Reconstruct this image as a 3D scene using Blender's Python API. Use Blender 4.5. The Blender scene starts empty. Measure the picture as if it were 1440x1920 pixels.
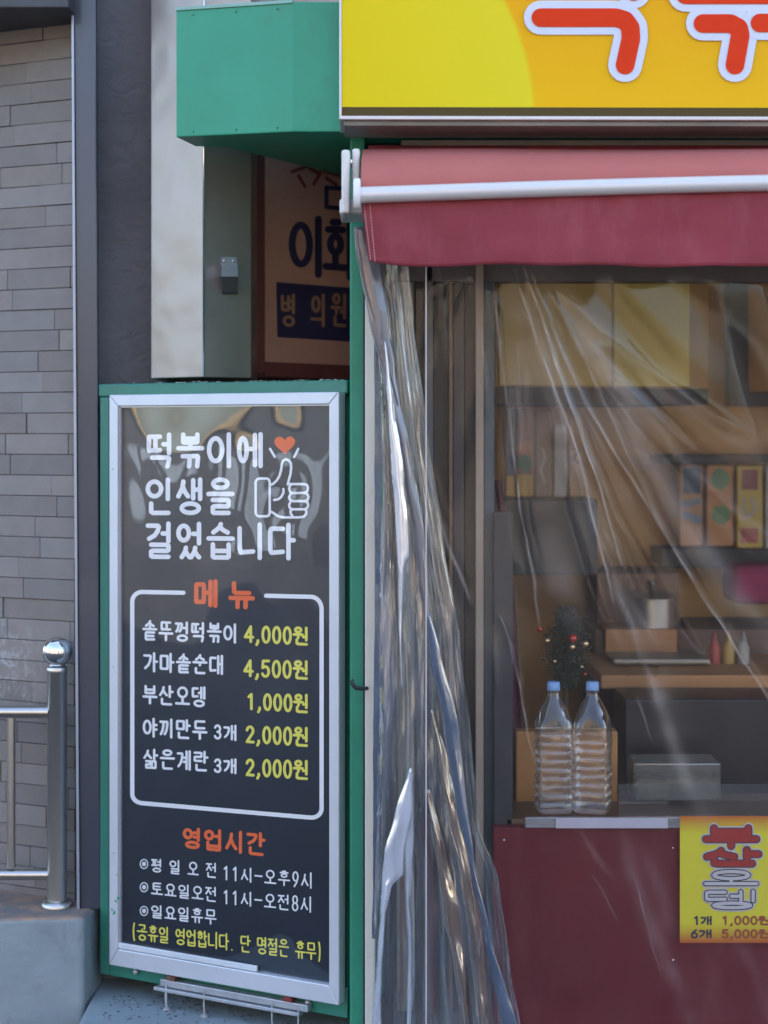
import bpy, bmesh, math, random
from mathutils import Vector, Matrix, noise
random.seed(7)
S = bpy.context.scene
COL = S.collection
R = math.radians

# ------------------------------------------------------------------ camera
EYE, F = 1.55, 3080.0
cd = bpy.data.cameras.new('camera'); cam = bpy.data.objects.new('camera', cd); COL.objects.link(cam)
cam.location = (0, 0, EYE); cam.rotation_euler = (R(90), 0, 0)
cd.sensor_fit = 'VERTICAL'; cd.sensor_height = 36; cd.lens = F/1920*36
cd.shift_y = -145/1920; cd.clip_start = 0.05; cd.clip_end = 500
cd.dof.use_dof = True; cd.dof.focus_distance = 4.02; cd.dof.aperture_fstop = 2.0
S.camera = cam
# ------------------------------------------------------------------ sky and sun (sun stands behind the shop: this facade is in open shade)
SUN_EL, SUN_AZ = 38, 28      # azimuth from +Y towards +X
w = bpy.data.worlds.new('World'); S.world = w; w.use_nodes = True
nt = w.node_tree; bg = nt.nodes['Background']
sky = nt.nodes.new('ShaderNodeTexSky'); sky.sky_type = 'NISHITA'; sky.sun_disc = False
sky.sun_elevation = R(SUN_EL); sky.sun_rotation = R(SUN_AZ)
sky.dust_density = 3.0; sky.air_density = 1.0; sky.ozone_density = 0.2
nt.links.new(sky.outputs[0], bg.inputs[0]); bg.inputs[1].default_value = 0.15
sd = bpy.data.lights.new('sun', 'SUN'); sun = bpy.data.objects.new('sun', sd); COL.objects.link(sun)
sd.energy = 4.0; sd.angle = R(0.5); sd.color = (1, .94, .84)
sdir = Vector((math.sin(R(SUN_AZ))*math.cos(R(SUN_EL)), math.cos(R(SUN_AZ))*math.cos(R(SUN_EL)), math.sin(R(SUN_EL))))
sun.rotation_euler = sdir.to_track_quat('Z', 'Y').to_euler()
S.view_settings.view_transform = 'Standard'; S.view_settings.look = 'None'
S.view_settings.gamma = 1; S.view_settings.exposure = 2.4
S.render.engine = 'CYCLES'
S.cycles.max_bounces = 10; S.cycles.diffuse_bounces = 4; S.cycles.glossy_bounces = 5
S.cycles.transparent_max_bounces = 24; S.cycles.use_denoising = True
S.cycles.caustics_reflective = False; S.cycles.caustics_refractive = False

# ------------------------------------------------------------------ helpers
def at(px, py, Y): return Vector(((px-720)/F*Y, Y, EYE-(py-815)/F*Y))
def zat(py, Y): return EYE-(py-815)/F*Y
def xat(px, Y): return (px-720)/F*Y

class Plane:
    """upright plane through two points of the plan"""
    def __init__(s, p0, p1):
        s.p0 = Vector((p0[0], p0[1], 0)); d = Vector((p1[0]-p0[0], p1[1]-p0[1], 0)); s.w = d.length; s.d = d.normalized()
        s.n = Vector((s.d.y, -s.d.x, 0))          # faces the viewer
    def px(s, px, py, off=0):
        a, b = (px-720)/F, (815-py)/F; q = s.p0+s.n*off
        t = q.dot(s.n)/(a*s.n.x+s.n.y)
        return Vector((a*t, t, EYE+b*t))
    def uz(s, u, z, off=0):
        q = s.p0+s.d*u+s.n*off; return Vector((q.x, q.y, z))

def prop(o, label=None, cat=None, group=None, kind=None):
    if label: o['label'] = label
    if cat: o['category'] = cat
    if group: o['group'] = group
    if kind: o['kind'] = kind
    return o
def thing(name, label, cat, loc=(0,0,0), group=None):
    o = bpy.data.objects.new(name, None); COL.objects.link(o); o.location = loc
    o.empty_display_size = .05
    return prop(o, label, cat, group)
def obj(name, bm, m, parent=None, smooth=False):
    if smooth:
        bmesh.ops.recalc_face_normals(bm, faces=bm.faces)
        for e in bm.edges:
            if len(e.link_faces) == 2 and e.calc_face_angle(0) > .75: e.smooth = False
    me = bpy.data.meshes.new(name); bm.to_mesh(me); bm.free()
    if smooth:
        for p in me.polygons: p.use_smooth = True
    o = bpy.data.objects.new(name, me); COL.objects.link(o)
    for mm in (m if isinstance(m, (list, tuple)) else [m]): me.materials.append(mm)
    if parent is not None:
        o.parent = parent
        par, inv = parent, Vector((0,0,0))
        while par is not None: inv += par.location; par = par.parent
        me.transform(Matrix.Translation(-inv))          # meshes are written in world metres
    else:                                                # put the origin at the base of the mesh
        vs = [v.co for v in me.vertices]
        if vs:
            c = Vector((sum(v.x for v in vs)/len(vs), sum(v.y for v in vs)/len(vs), min(v.z for v in vs)))
            me.transform(Matrix.Translation(-c)); o.location = c
    return o
def quadm(bm, pts):
    return bm.faces.new([bm.verts.new(p) for p in pts])
def hexa(bm, lo, hi, bev=0, seg=2):
    """solid between two quads (4 points each, matching order)"""
    a = [bm.verts.new(p) for p in lo]; b = [bm.verts.new(p) for p in hi]
    fs = [bm.faces.new(a[::-1]), bm.faces.new(b)]
    n = len(a)
    for i in range(n): fs.append(bm.faces.new((a[i], a[(i+1) % n], b[(i+1) % n], b[i])))
    bmesh.ops.recalc_face_normals(bm, faces=fs)
    if bev:
        es = list({e for f in fs for e in f.edges})
        bmesh.ops.bevel(bm, geom=es, offset=bev, segments=seg, profile=.5, affect='EDGES', clamp_overlap=True)
    return bm
def box(bm, x0, x1, y0, y1, z0, z1, bev=0, seg=2):
    x0, x1 = sorted((x0, x1)); y0, y1 = sorted((y0, y1)); z0, z1 = sorted((z0, z1))
    return hexa(bm, [(x0,y0,z0),(x1,y0,z0),(x1,y1,z0),(x0,y1,z0)], [(x0,y0,z1),(x1,y0,z1),(x1,y1,z1),(x0,y1,z1)], bev, seg)
def prism(bm, plan, z0, z1, bev=0):
    return hexa(bm, [(x,y,z0) for x,y in plan], [(x,y,z1) for x,y in plan], bev)
def pbox(bm, P, u0, u1, z0, z1, o0, o1, bev=0):
    return hexa(bm, [P.uz(u0,z0,o0),P.uz(u1,z0,o0),P.uz(u1,z0,o1),P.uz(u0,z0,o1)],
                    [P.uz(u0,z1,o0),P.uz(u1,z1,o0),P.uz(u1,z1,o1),P.uz(u0,z1,o1)], bev)
def tube(bm, pts, r, n=16, cap=True, rr=None):
    pts = [Vector(p) for p in pts]; rings = []
    up = None
    for i, p in enumerate(pts):
        t = (pts[min(i+1, len(pts)-1)]-pts[max(i-1, 0)]).normalized()
        if up is None: up = t.orthogonal().normalized()
        a = (up-t*up.dot(t)).normalized(); up = a; b = t.cross(a)
        q = rr[i] if rr else r
        rings.append([bm.verts.new(p+(a*math.cos(2*math.pi*k/n)+b*math.sin(2*math.pi*k/n))*q) for k in range(n)])
    for i in range(len(rings)-1):
        for k in range(n):
            bm.faces.new((rings[i][k], rings[i][(k+1) % n], rings[i+1][(k+1) % n], rings[i+1][k]))
    if cap: bm.faces.new(rings[0][::-1]); bm.faces.new(rings[-1])
    return bm
def lathe(bm, prof, c, n=32):
    rings = []
    for r, z in prof:
        rings.append([bm.verts.new((c[0]+r*math.cos(2*math.pi*k/n), c[1]+r*math.sin(2*math.pi*k/n), c[2]+z)) for k in range(n)])
    for i in range(len(rings)-1):
        for k in range(n): bm.faces.new((rings[i][k], rings[i][(k+1) % n], rings[i+1][(k+1) % n], rings[i+1][k]))
    bm.faces.new(rings[0][::-1]); bm.faces.new(rings[-1])
    return bm
def NB(): return bmesh.new()

# ------------------------------------------------------------------ materials
def mat(name, col, rough=.5, metal=0, var=0, vscale=6, bump=0, bscale=60, coat=0, spec=.5, dirt=0, dcol=(.08,.07,.06), stretch=(1,1,1), rvar=0, transl=0):
    m = bpy.data.materials.new(name); m.use_nodes = True; n = m.node_tree.nodes; l = m.node_tree.links
    b = n['Principled BSDF']; b.inputs['Base Color'].default_value = (*col, 1); b.inputs['Roughness'].default_value = rough
    b.inputs['Metallic'].default_value = metal; b.inputs['Coat Weight'].default_value = coat; b.inputs['Specular IOR Level'].default_value = spec
    tc = n.new('ShaderNodeTexCoord'); mp = n.new('ShaderNodeMapping'); mp.inputs['Scale'].default_value = stretch
    l.new(tc.outputs['Object'], mp.inputs[0])
    cur = None
    if var or rvar:
        nz = n.new('ShaderNodeTexNoise'); nz.inputs['Scale'].default_value = vscale; nz.inputs['Detail'].default_value = 6; nz.inputs['Roughness'].default_value = .62
        l.new(mp.outputs[0], nz.inputs['Vector'])
    if var:
        rp = n.new('ShaderNodeValToRGB'); rp.color_ramp.elements[0].position = .3; rp.color_ramp.elements[1].position = .7
        rp.color_ramp.elements[0].color = (*[c*(1-var) for c in col], 1); rp.color_ramp.elements[1].color = (*[min(1, c*(1+var)) for c in col], 1)
        l.new(nz.outputs[0], rp.inputs[0]); cur = rp.outputs[0]; l.new(cur, b.inputs['Base Color'])
    if rvar:
        mr = n.new('ShaderNodeMapRange'); mr.inputs[3].default_value = max(0.02, rough-rvar); mr.inputs[4].default_value = min(1, rough+rvar)
        l.new(nz.outputs[0], mr.inputs[0]); l.new(mr.outputs[0], b.inputs['Roughness'])
    if dirt:
        n2 = n.new('ShaderNodeTexNoise'); n2.inputs['Scale'].default_value = vscale*2.3; n2.inputs['Detail'].default_value = 8; n2.inputs['Roughness'].default_value = .7
        l.new(mp.outputs[0], n2.inputs['Vector'])
        r2 = n.new('ShaderNodeValToRGB'); r2.color_ramp.elements[0].position = .56; r2.color_ramp.elements[1].position = .74
        r2.color_ramp.elements[1].color = (dirt, dirt, dirt, 1)
        mx = n.new('ShaderNodeMix'); mx.data_type = 'RGBA'; mx.inputs[7].default_value = (*dcol, 1)
        l.new(n2.outputs[0], r2.inputs[0]); l.new(r2.outputs[0], mx.inputs[0])
        if cur: l.new(cur, mx.inputs[6])
        else: mx.inputs[6].default_value = (*col, 1)
        cur = mx.outputs[2]; l.new(cur, b.inputs['Base Color'])
    if bump:
        n3 = n.new('ShaderNodeTexNoise'); n3.inputs['Scale'].default_value = bscale; n3.inputs['Detail'].default_value = 5
        l.new(mp.outputs[0], n3.inputs['Vector'])
        bp = n.new('ShaderNodeBump'); bp.inputs['Strength'].default_value = bump; bp.inputs['Distance'].default_value = .01
        l.new(n3.outputs[0], bp.inputs['Height']); l.new(bp.outputs[0], b.inputs['Normal'])
    return m
def film(name, gloss=.12, edge=.6, rough=.05, tint=(.93,.94,.95), haze=.05, hcol=(.7,.72,.75), bump=0, bscale=8, stretch=(1,1,1), blend=.35, crease=0):
    m = bpy.data.materials.new(name); m.use_nodes = True; n = m.node_tree.nodes; l = m.node_tree.links
    n.remove(n['Principled BSDF']); out = n['Material Output']
    t = n.new('ShaderNodeBsdfTransparent'); t.inputs[0].default_value = (*tint, 1)
    g = n.new('ShaderNodeBsdfGlossy'); g.inputs['Roughness'].default_value = rough; g.inputs[0].default_value = (1,1,1,1)
    d = n.new('ShaderNodeBsdfDiffuse'); d.inputs[0].default_value = (*hcol, 1)
    tc = n.new('ShaderNodeTexCoord'); mp = n.new('ShaderNodeMapping'); mp.inputs['Scale'].default_value = stretch; l.new(tc.outputs['Object'], mp.inputs[0])
    nz = n.new('ShaderNodeTexNoise'); nz.inputs['Scale'].default_value = bscale; nz.inputs['Detail'].default_value = 4; l.new(mp.outputs[0], nz.inputs['Vector'])
    mh = n.new('ShaderNodeMath'); mh.operation = 'MULTIPLY'; mh.inputs[1].default_value = haze*2; l.new(nz.outputs[0], mh.inputs[0])
    hz = mh.outputs[0]
    if crease:
        vc = n.new('ShaderNodeVertexColor'); vc.layer_name = 'crease'
        m_ = n.new('ShaderNodeMath'); m_.operation = 'MULTIPLY_ADD'; m_.inputs[1].default_value = crease; l.new(vc.outputs[0], m_.inputs[0]); l.new(hz, m_.inputs[2]); m_.use_clamp = True; hz = m_.outputs[0]
    m1 = n.new('ShaderNodeMixShader'); l.new(hz, m1.inputs[0]); l.new(t.outputs[0], m1.inputs[1]); l.new(d.outputs[0], m1.inputs[2])
    lw = n.new('ShaderNodeLayerWeight'); lw.inputs[0].default_value = blend
    mr = n.new('ShaderNodeMapRange'); mr.inputs[3].default_value = gloss; mr.inputs[4].default_value = edge; l.new(lw.outputs['Facing'], mr.inputs[0])
    m2 = n.new('ShaderNodeMixShader'); l.new(mr.outputs[0], m2.inputs[0]); l.new(m1.outputs[0], m2.inputs[1]); l.new(g.outputs[0], m2.inputs[2])
    if bump:
        bp = n.new('ShaderNodeBump'); bp.inputs['Strength'].default_value = bump; bp.inputs['Distance'].default_value = .01
        l.new(nz.outputs[0], bp.inputs['Height']); l.new(bp.outputs[0], g.inputs['Normal'])
    l.new(m2.outputs[0], out.inputs[0])
    return m

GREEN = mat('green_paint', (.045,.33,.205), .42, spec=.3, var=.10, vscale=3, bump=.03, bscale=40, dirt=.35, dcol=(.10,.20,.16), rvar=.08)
def streaks(m, amount, col, sc=(9,9,.7), lo=.55, hi=.8):
    n = m.node_tree.nodes; l = m.node_tree.links; b = n['Principled BSDF']
    tc = n.new('ShaderNodeTexCoord'); mp = n.new('ShaderNodeMapping'); mp.inputs['Scale'].default_value = sc; l.new(tc.outputs['Object'], mp.inputs[0])
    nz = n.new('ShaderNodeTexNoise'); nz.inputs['Scale'].default_value = 3; nz.inputs['Detail'].default_value = 7; nz.inputs['Roughness'].default_value = .65; l.new(mp.outputs[0], nz.inputs['Vector'])
    rp = n.new('ShaderNodeValToRGB'); rp.color_ramp.elements[0].position = lo; rp.color_ramp.elements[1].position = hi; rp.color_ramp.elements[1].color = (amount,)*3+(1,); l.new(nz.outputs[0], rp.inputs[0])
    mx = n.new('ShaderNodeMix'); mx.data_type = 'RGBA'; mx.inputs[7].default_value = (*col, 1); l.new(rp.outputs[0], mx.inputs[0])
    src = b.inputs['Base Color'].links[0].from_socket if b.inputs['Base Color'].links else None
    if src: l.new(src, mx.inputs[6])
    else: mx.inputs[6].default_value = b.inputs['Base Color'].default_value
    l.new(mx.outputs[2], b.inputs['Base Color']); return m
streaks(GREEN, .45, (.09,.20,.15))
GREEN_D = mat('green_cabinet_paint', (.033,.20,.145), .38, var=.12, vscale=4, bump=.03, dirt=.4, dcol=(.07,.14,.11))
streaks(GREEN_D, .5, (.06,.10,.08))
ALU = mat('brushed_aluminium', (.62,.65,.71), .45, .4, var=.05, vscale=8, bump=.01, bscale=200, dirt=.2, dcol=(.45,.46,.48))
WHITE_RIM = mat('white_rim', (.72,.68,.68), .4, var=.04)
STEEL = mat('stainless_steel', (.56,.54,.51), .3, 1, var=.06, vscale=5, stretch=(1,1,.1), bump=.02, bscale=90, rvar=.06)
CHROME = mat('polished_steel', (.78,.78,.78), .05, 1, var=.03)
MAROON_P = mat('maroon_panel_paint', (.125,.028,.036), .45, var=.10, vscale=3, bump=.02)
NAVY = mat('navy_print', (.05,.05,.13), .6, var=.15)
BLACK = mat('black_acrylic', (.012,.019,.033), .3, var=.2, vscale=4)
PRINT_W = mat('white_print', (.90,.92,.96), .5, var=.02)
PRINT_Y = mat('yellow_print', (.86,.80,.12), .5, var=.03)
PRINT_O = mat('orange_print', (.90,.15,.035), .5, var=.03)
SIGN_RED = mat('red_vinyl_print', (.72,.040,.004), .4, var=.04, spec=.15)
SIGN_WHITE = mat('white_vinyl_print', (.66,.69,.80), .4, var=.02, spec=.2)
CREAM = mat('cream_plastic', (.70,.68,.60), .5, var=.05, vscale=5, dirt=.25, dcol=(.4,.37,.3))
BRACKET = mat('ivory_cast_plastic', (.72,.71,.68), .38, var=.05, vscale=12, dirt=.15, dcol=(.4,.38,.34))
FABRIC = mat('maroon_awning_cloth', (.27,.045,.062), .75, var=.09, vscale=4, bump=.12, bscale=450, dirt=.12, dcol=(.36,.16,.17), spec=.3)
streaks(FABRIC, .35, (.42,.14,.16), (5,5,1.4), .5, .8)
DARK = mat('dark_void', (.012,.012,.014), .8, var=.2)

# ------------------------------------------------------------------ strokes and hangul
class Strokes:
    """letters laid as thin print on a plane; every piece sits a hair above the last so no two are coplanar"""
    def __init__(s, P, off): s.bm = NB(); s.P = P; s.off = off; s.k = 0
    def poly(s, pts):
        s.k += 1; o = s.off+(s.k % 50)*.00002
        vs = [s.bm.verts.new(s.P.px(x, y, o)) for x, y in pts]
        try: s.bm.faces.new(vs)
        except ValueError: pass
    def disc(s, c, r, ry=None, n=18):
        ry = ry or r
        s.poly([(c[0]+r*math.cos(2*math.pi*i/n), c[1]-ry*math.sin(2*math.pi*i/n)) for i in range(n)][::-1])
    def line(s, pts, wd, closed=False, butt=False):
        pts = list(pts)
        if closed: pts.append(pts[0])
        h = wd/2
        for i in range(len(pts)-1):
            (x0,y0),(x1,y1) = pts[i], pts[i+1]; dx, dy = x1-x0, y1-y0; L = math.hypot(dx, dy)
            if L < 1e-6: continue
            nx, ny = -dy/L*h, dx/L*h
            s.poly([(x0+nx,y0+ny),(x1+nx,y1+ny),(x1-nx,y1-ny),(x0-nx,y0-ny)])
        for i, p in enumerate(pts):
            if butt and i in (0, len(pts)-1) and not closed: continue
            s.disc(p, h)
    def done(s, name, m, parent): 
        bmesh.ops.recalc_face_normals(s.bm, faces=s.bm.faces)
        for f in s.bm.faces:
            if f.normal.dot(s.P.n) < 0: f.normal_flip()
        return obj(name, s.bm, m, parent)

def arc(cx, cy, rx, ry, a0, a1, n=16): return [(cx+rx*math.cos(R(a0+(a1-a0)*i/n)), cy-ry*math.sin(R(a0+(a1-a0)*i/n))) for i in range(n+1)]
def circ(n=20): return arc(.5, .5, .5, .5, 90, 450, n)
GI_V = [(0,.02),(.86,.02),(.95,.1),(.86,.42),(.6,.75),(.12,1)]
GI_H = [(0,0),(.9,0),(1,.1),(.96,.55),(.9,1)]
SIOT = [[(.52,0),(.42,.42),(0,1)],[(.47,.36),(.68,.7),(1,1)]]
def J(c, v):
    """consonant strokes in the unit box, y down; v = stands left of an upright vowel"""
    if c == 'ㄱ': return [GI_V if v else GI_H]
    if c == 'ㄲ': return [[(x*.44, y) for x, y in (GI_V if v else GI_H)], [(.54+x*.44, y) for x, y in (GI_V if v else GI_H)]]
    if c == 'ㄴ': return [[(0,0),(.0,.86),(.1,1),(1,.96 if v else 1)]]
    if c == 'ㄷ': return [[(1,0),(.1,0),(0,.1),(0,.88),(.1,1),(1,.96)]]
    if c == 'ㄸ': return [[(a+x*.40, y) for x, y in J('ㄷ', v)[0]] for a in (0, .58)]
    if c == 'ㄹ': return [[(0,0),(.93,0),(1,.07),(1,.43),(.93,.5),(.07,.5),(0,.57),(0,.93),(.07,1),(1,1)]]
    if c == 'ㅁ': return [[(0,.05),(.05,0),(.95,0),(1,.05),(1,.95),(.95,1),(.05,1),(0,.95),(0,.05)]]
    if c == 'ㅂ': return [[(0,0),(0,.93),(.07,1),(.93,1),(1,.93),(1,0)], [(0,.5),(1,.5)]]
    if c == 'ㅅ': return SIOT
    if c == 'ㅆ': return [[(a+x*.46, y) for x, y in q] for a in (0, .54) for q in SIOT]
    if c == 'ㅇ': return [circ()]
    if c == 'ㅈ': return [[(0,0),(1,0)], [(.55,0),(.42,.45),(0,1)], [(.5,.42),(1,1)]]
    if c == 'ㅊ': return [[(.5,-.12),(.5,.1)]]+[[(x, .2+y*.8) for x, y in q] for q in J('ㅈ', v)]
    if c == 'ㅌ': return J('ㄷ', v)+[[(0,.5),(.92,.5)]]
    if c == 'ㅍ': return [[(0,0),(1,0)], [(0,1),(1,1)], [(.3,0),(.3,1)], [(.7,0),(.7,1)]]
    if c == 'ㅎ': return [[(.32,-.04),(.68,-.04)], [(0,.22),(1,.22)], [(.5+(x-.5)*.72, .44+y*.56) for x, y in circ()]]
    if c == 'ㄻ': return [[(x*.42, y) for x, y in q] for q in J('ㄹ', v)]+[[(.6+x*.4, y) for x, y in q] for q in J('ㅁ', v)]
    return []
LS = 'ㄱㄲㄴㄷㄸㄹㅁㅂㅃㅅㅆㅇㅈㅉㅊㅋㅌㅍㅎ'; VS = 'ㅏㅐㅑㅒㅓㅔㅕㅖㅗㅘㅙㅚㅛㅜㅝㅞㅟㅠㅡㅢㅣ'
TS = ' ㄱㄲㄳㄴㄵㄶㄷㄹㄺㄻㄼㄽㄾㄿㅀㅁㅂㅄㅅㅆㅇㅈㅊㅋㅌㅍㅎ'
def syll(ch):
    k = ord(ch)-0xAC00; L, V, T = LS[k//588], VS[k % 588//28], TS[k % 28]; T = T.strip()
    out = []
    def put(c, b, v=False):
        for q in J(c, v): out.append([(b[0]+x*(b[2]-b[0]), b[1]+y*(b[3]-b[1])) for x, y in q])
    tall = T in ('ㄹ','ㅂ','ㅌ','ㄻ','ㅁ') and T != ''
    e = (.53 if tall else .58) if T else 1.0
    if V in 'ㅏㅐㅑㅓㅔㅕㅖㅣ':
        right = {'ㅣ': .58, 'ㅏ': .54, 'ㅑ': .54, 'ㅐ': .42, 'ㅓ': .50, 'ㅕ': .50, 'ㅔ': .38, 'ㅖ': .38}[V]
        if L == 'ㅇ' and V in 'ㅓㅕㅔㅖ': right -= .04
        put(L, (.02, .06 if T else .12, right, (.46 if tall else .50) if T else .84), True)
        m = .30 if T else .46
        if V == 'ㅣ': out.append([(.86,0),(.86,e)])
        if V == 'ㅏ': out += [[(.78,0),(.78,e)], [(.78,m),(1,m)]]
        if V == 'ㅑ': out += [[(.78,0),(.78,e)], [(.78,m-.12),(1,m-.12)], [(.78,m+.14),(1,m+.14)]]
        if V == 'ㅐ': out += [[(.64,.02),(.64,e*.97)], [(.93,0),(.93,e)], [(.64,m),(.93,m)]]
        if V == 'ㅓ': out += [[(.88,0),(.88,e)], [(.64,m),(.88,m)]]
        if V == 'ㅕ': out += [[(.88,0),(.88,e)], [(.62,m-.1),(.88,m-.1)], [(.62,m+.13),(.88,m+.13)]]
        if V == 'ㅔ': out += [[(.69,.02),(.69,e*.97)], [(.93,0),(.93,e)], [(.5,m),(.69,m)]]
        if V == 'ㅖ': out += [[(.69,.02),(.69,e*.97)], [(.93,0),(.93,e)], [(.48,m-.1),(.69,m-.1)], [(.48,m+.13),(.69,m+.13)]]
        if T: put(T, (.16, .64 if tall else .72, .88, 1))
    elif V in 'ㅗㅛㅜㅠㅡ':
        if T:
            put(L, (.2, .0, .8, .25)); b = .43
            if V == 'ㅗ': out += [[(0,b),(1,b)], [(.5,.28),(.5,b)]]
            elif V == 'ㅛ': out += [[(0,b),(1,b)], [(.34,.3),(.34,b)], [(.66,.3),(.66,b)]]
            elif V == 'ㅜ': out += [[(0,b-.03),(1,b-.03)], [(.5,b-.03),(.5,b+.13)]]
            elif V == 'ㅠ': out += [[(0,b-.03),(1,b-.03)], [(.33,b-.03),(.33,b+.13)], [(.67,b-.03),(.67,b+.13)]]
            else: out += [[(0,b),(1,b)]]
            put(T, (.18, (.61 if tall else .68) if V != 'ㅜ' else .74, .84, 1))
        else:
            if V in 'ㅗㅛ':
                put(L, (.16, .04, .84, .56)); out.append([(0,.92),(1,.92)])
                out += [[(.5,.62),(.5,.92)]] if V == 'ㅗ' else [[(.32,.62),(.32,.92)], [(.68,.62),(.68,.92)]]
            elif V in 'ㅜㅠ':
                put(L, (.16, .03, .84, .42)); out.append([(0,.63),(1,.63)])
                out += [[(.5,.63),(.5,1)]] if V == 'ㅜ' else [[(.32,.63),(.32,1)], [(.68,.63),(.68,1)]]
            else: put(L, (.16,.04,.84,.56)); out.append([(0,.86),(1,.86)])
    elif V == 'ㅝ':
        put(L, (.1,.0,.5,.27)); out += [[(0,.42),(.6,.42)], [(.3,.42),(.3,.62)], [(.88,0),(.88,.74)], [(.66,.55),(.88,.55)]]
        put(T, (.2,.74,.9,1))
    elif V == 'ㅘ':
        put(L, (.08,.06,.54,.58)); out += [[(.31,.62),(.31,.84)], [(0,.84),(.64,.84)], [(.78,0),(.78,1)], [(.78,.46),(1,.46)]]
    elif V == 'ㅢ':
        put(L, (.06,.08,.56,.54)); out += [[(0,.8),(.68,.8)], [(.88,0),(.88,1)]]
    return out
DIG = {'0': [arc(.5,.5,.42,.5,90,450,20)], '1': [[(.2,.18),(.55,0),(.55,1)]],
 '2': [arc(.5,.27,.4,.27,170,-30,12)+[(.1,1),(.95,1)]],
 '3': [arc(.46,.25,.38,.25,160,-90,12)+arc(.46,.74,.42,.26,90,-160,12)],
 '4': [[(.72,1),(.72,0),(.0,.7),(1,.7)]],
 '5': [[(.88,0),(.18,0),(.12,.44)]+arc(.46,.68,.42,.32,120,-150,14)],
 '6': [[(.75,0),(.35,.25),(.12,.6)]+arc(.5,.69,.4,.31,180,-180,18)],
 '8': [arc(.5,.25,.36,.25,90,450,18), arc(.5,.74,.42,.26,90,450,18)],
 '9': [[(.3,1),(.68,.72),(.88,.4)]+arc(.5,.31,.4,.31,0,360,18)],
 ',': [[(.6,.9),(.62,1),(.25,1.18)]], '.': [[(.5,.98),(.51,.98)]], '-': [[(0,.5),(1,.5)]],
 '(': [arc(1.0,.5,.85,.72,128,232,12)], ')': [arc(.0,.5,.85,.72,52,-52,12)]}
ADV = {'.': .34, ',': .26, '(': .3, ')': .3, '-': .62, ' ': .42}
def text(st, s, x0, x1, yt0, yb0, yt1, yb1, wd, gap=.14, space=None, wh=None):
    """lay a line of text: left edge x0 with top/bottom yt0/yb0, right edge x1 with yt1/yb1 (photo pixels on the plane)"""
    adv = []
    for c in s:
        if c == ' ': a = space if space is not None else .42
        elif c in DIG: a = ADV.get(c, .56)
        else: a = 1.0
        adv.append(a)
    tot = sum(adv)+gap*(len(s)-1)
    x = 0; h = wd/2
    for c, a in zip(s, adv):
        if c != ' ':
            qs = DIG[c] if c in DIG else syll(c)
            for q in qs:
                o = []
                for gx, gy in q:
                    X = x0+h+(x+gx*a)/tot*(x1-x0-wd); f = (X-x0)/(x1-x0)
                    t = yt0+(yt1-yt0)*f+h; b = yb0+(yb1-yb0)*f-h
                    o.append((X, t+gy*(b-t)))
                st.line(o, wd)
        x += a+gap

# ================================================================== LARGE STRUCTURE
# street sheet
asphalt = mat('asphalt', (.055,.055,.058), .85, var=.25, vscale=2, bump=.3, bscale=90)
bm = NB(); quadm(bm, [(-60,-60,0),(60,-60,0),(60,60,0),(-60,60,0)]); prop(obj('street', bm, asphalt), kind='structure')
conc_blue = mat('painted_concrete', (.27,.33,.36), .8, var=.10, vscale=5, bump=.35, bscale=25, dirt=.55, dcol=(.13,.15,.16))
bm = NB(); box(bm, xat(157,4.2), 3.5, 3.72, 4.9, .002, .075, .01); prop(obj('step', bm, conc_blue), kind='structure')
pave = mat('pavement_concrete', (.20,.20,.20), .85, var=.15, vscale=3, bump=.2)
bm = NB(); box(bm, -30, 30, -7.4, -5.6, .002, .13); prop(obj('pavement', bm, pave), kind='structure')

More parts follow.
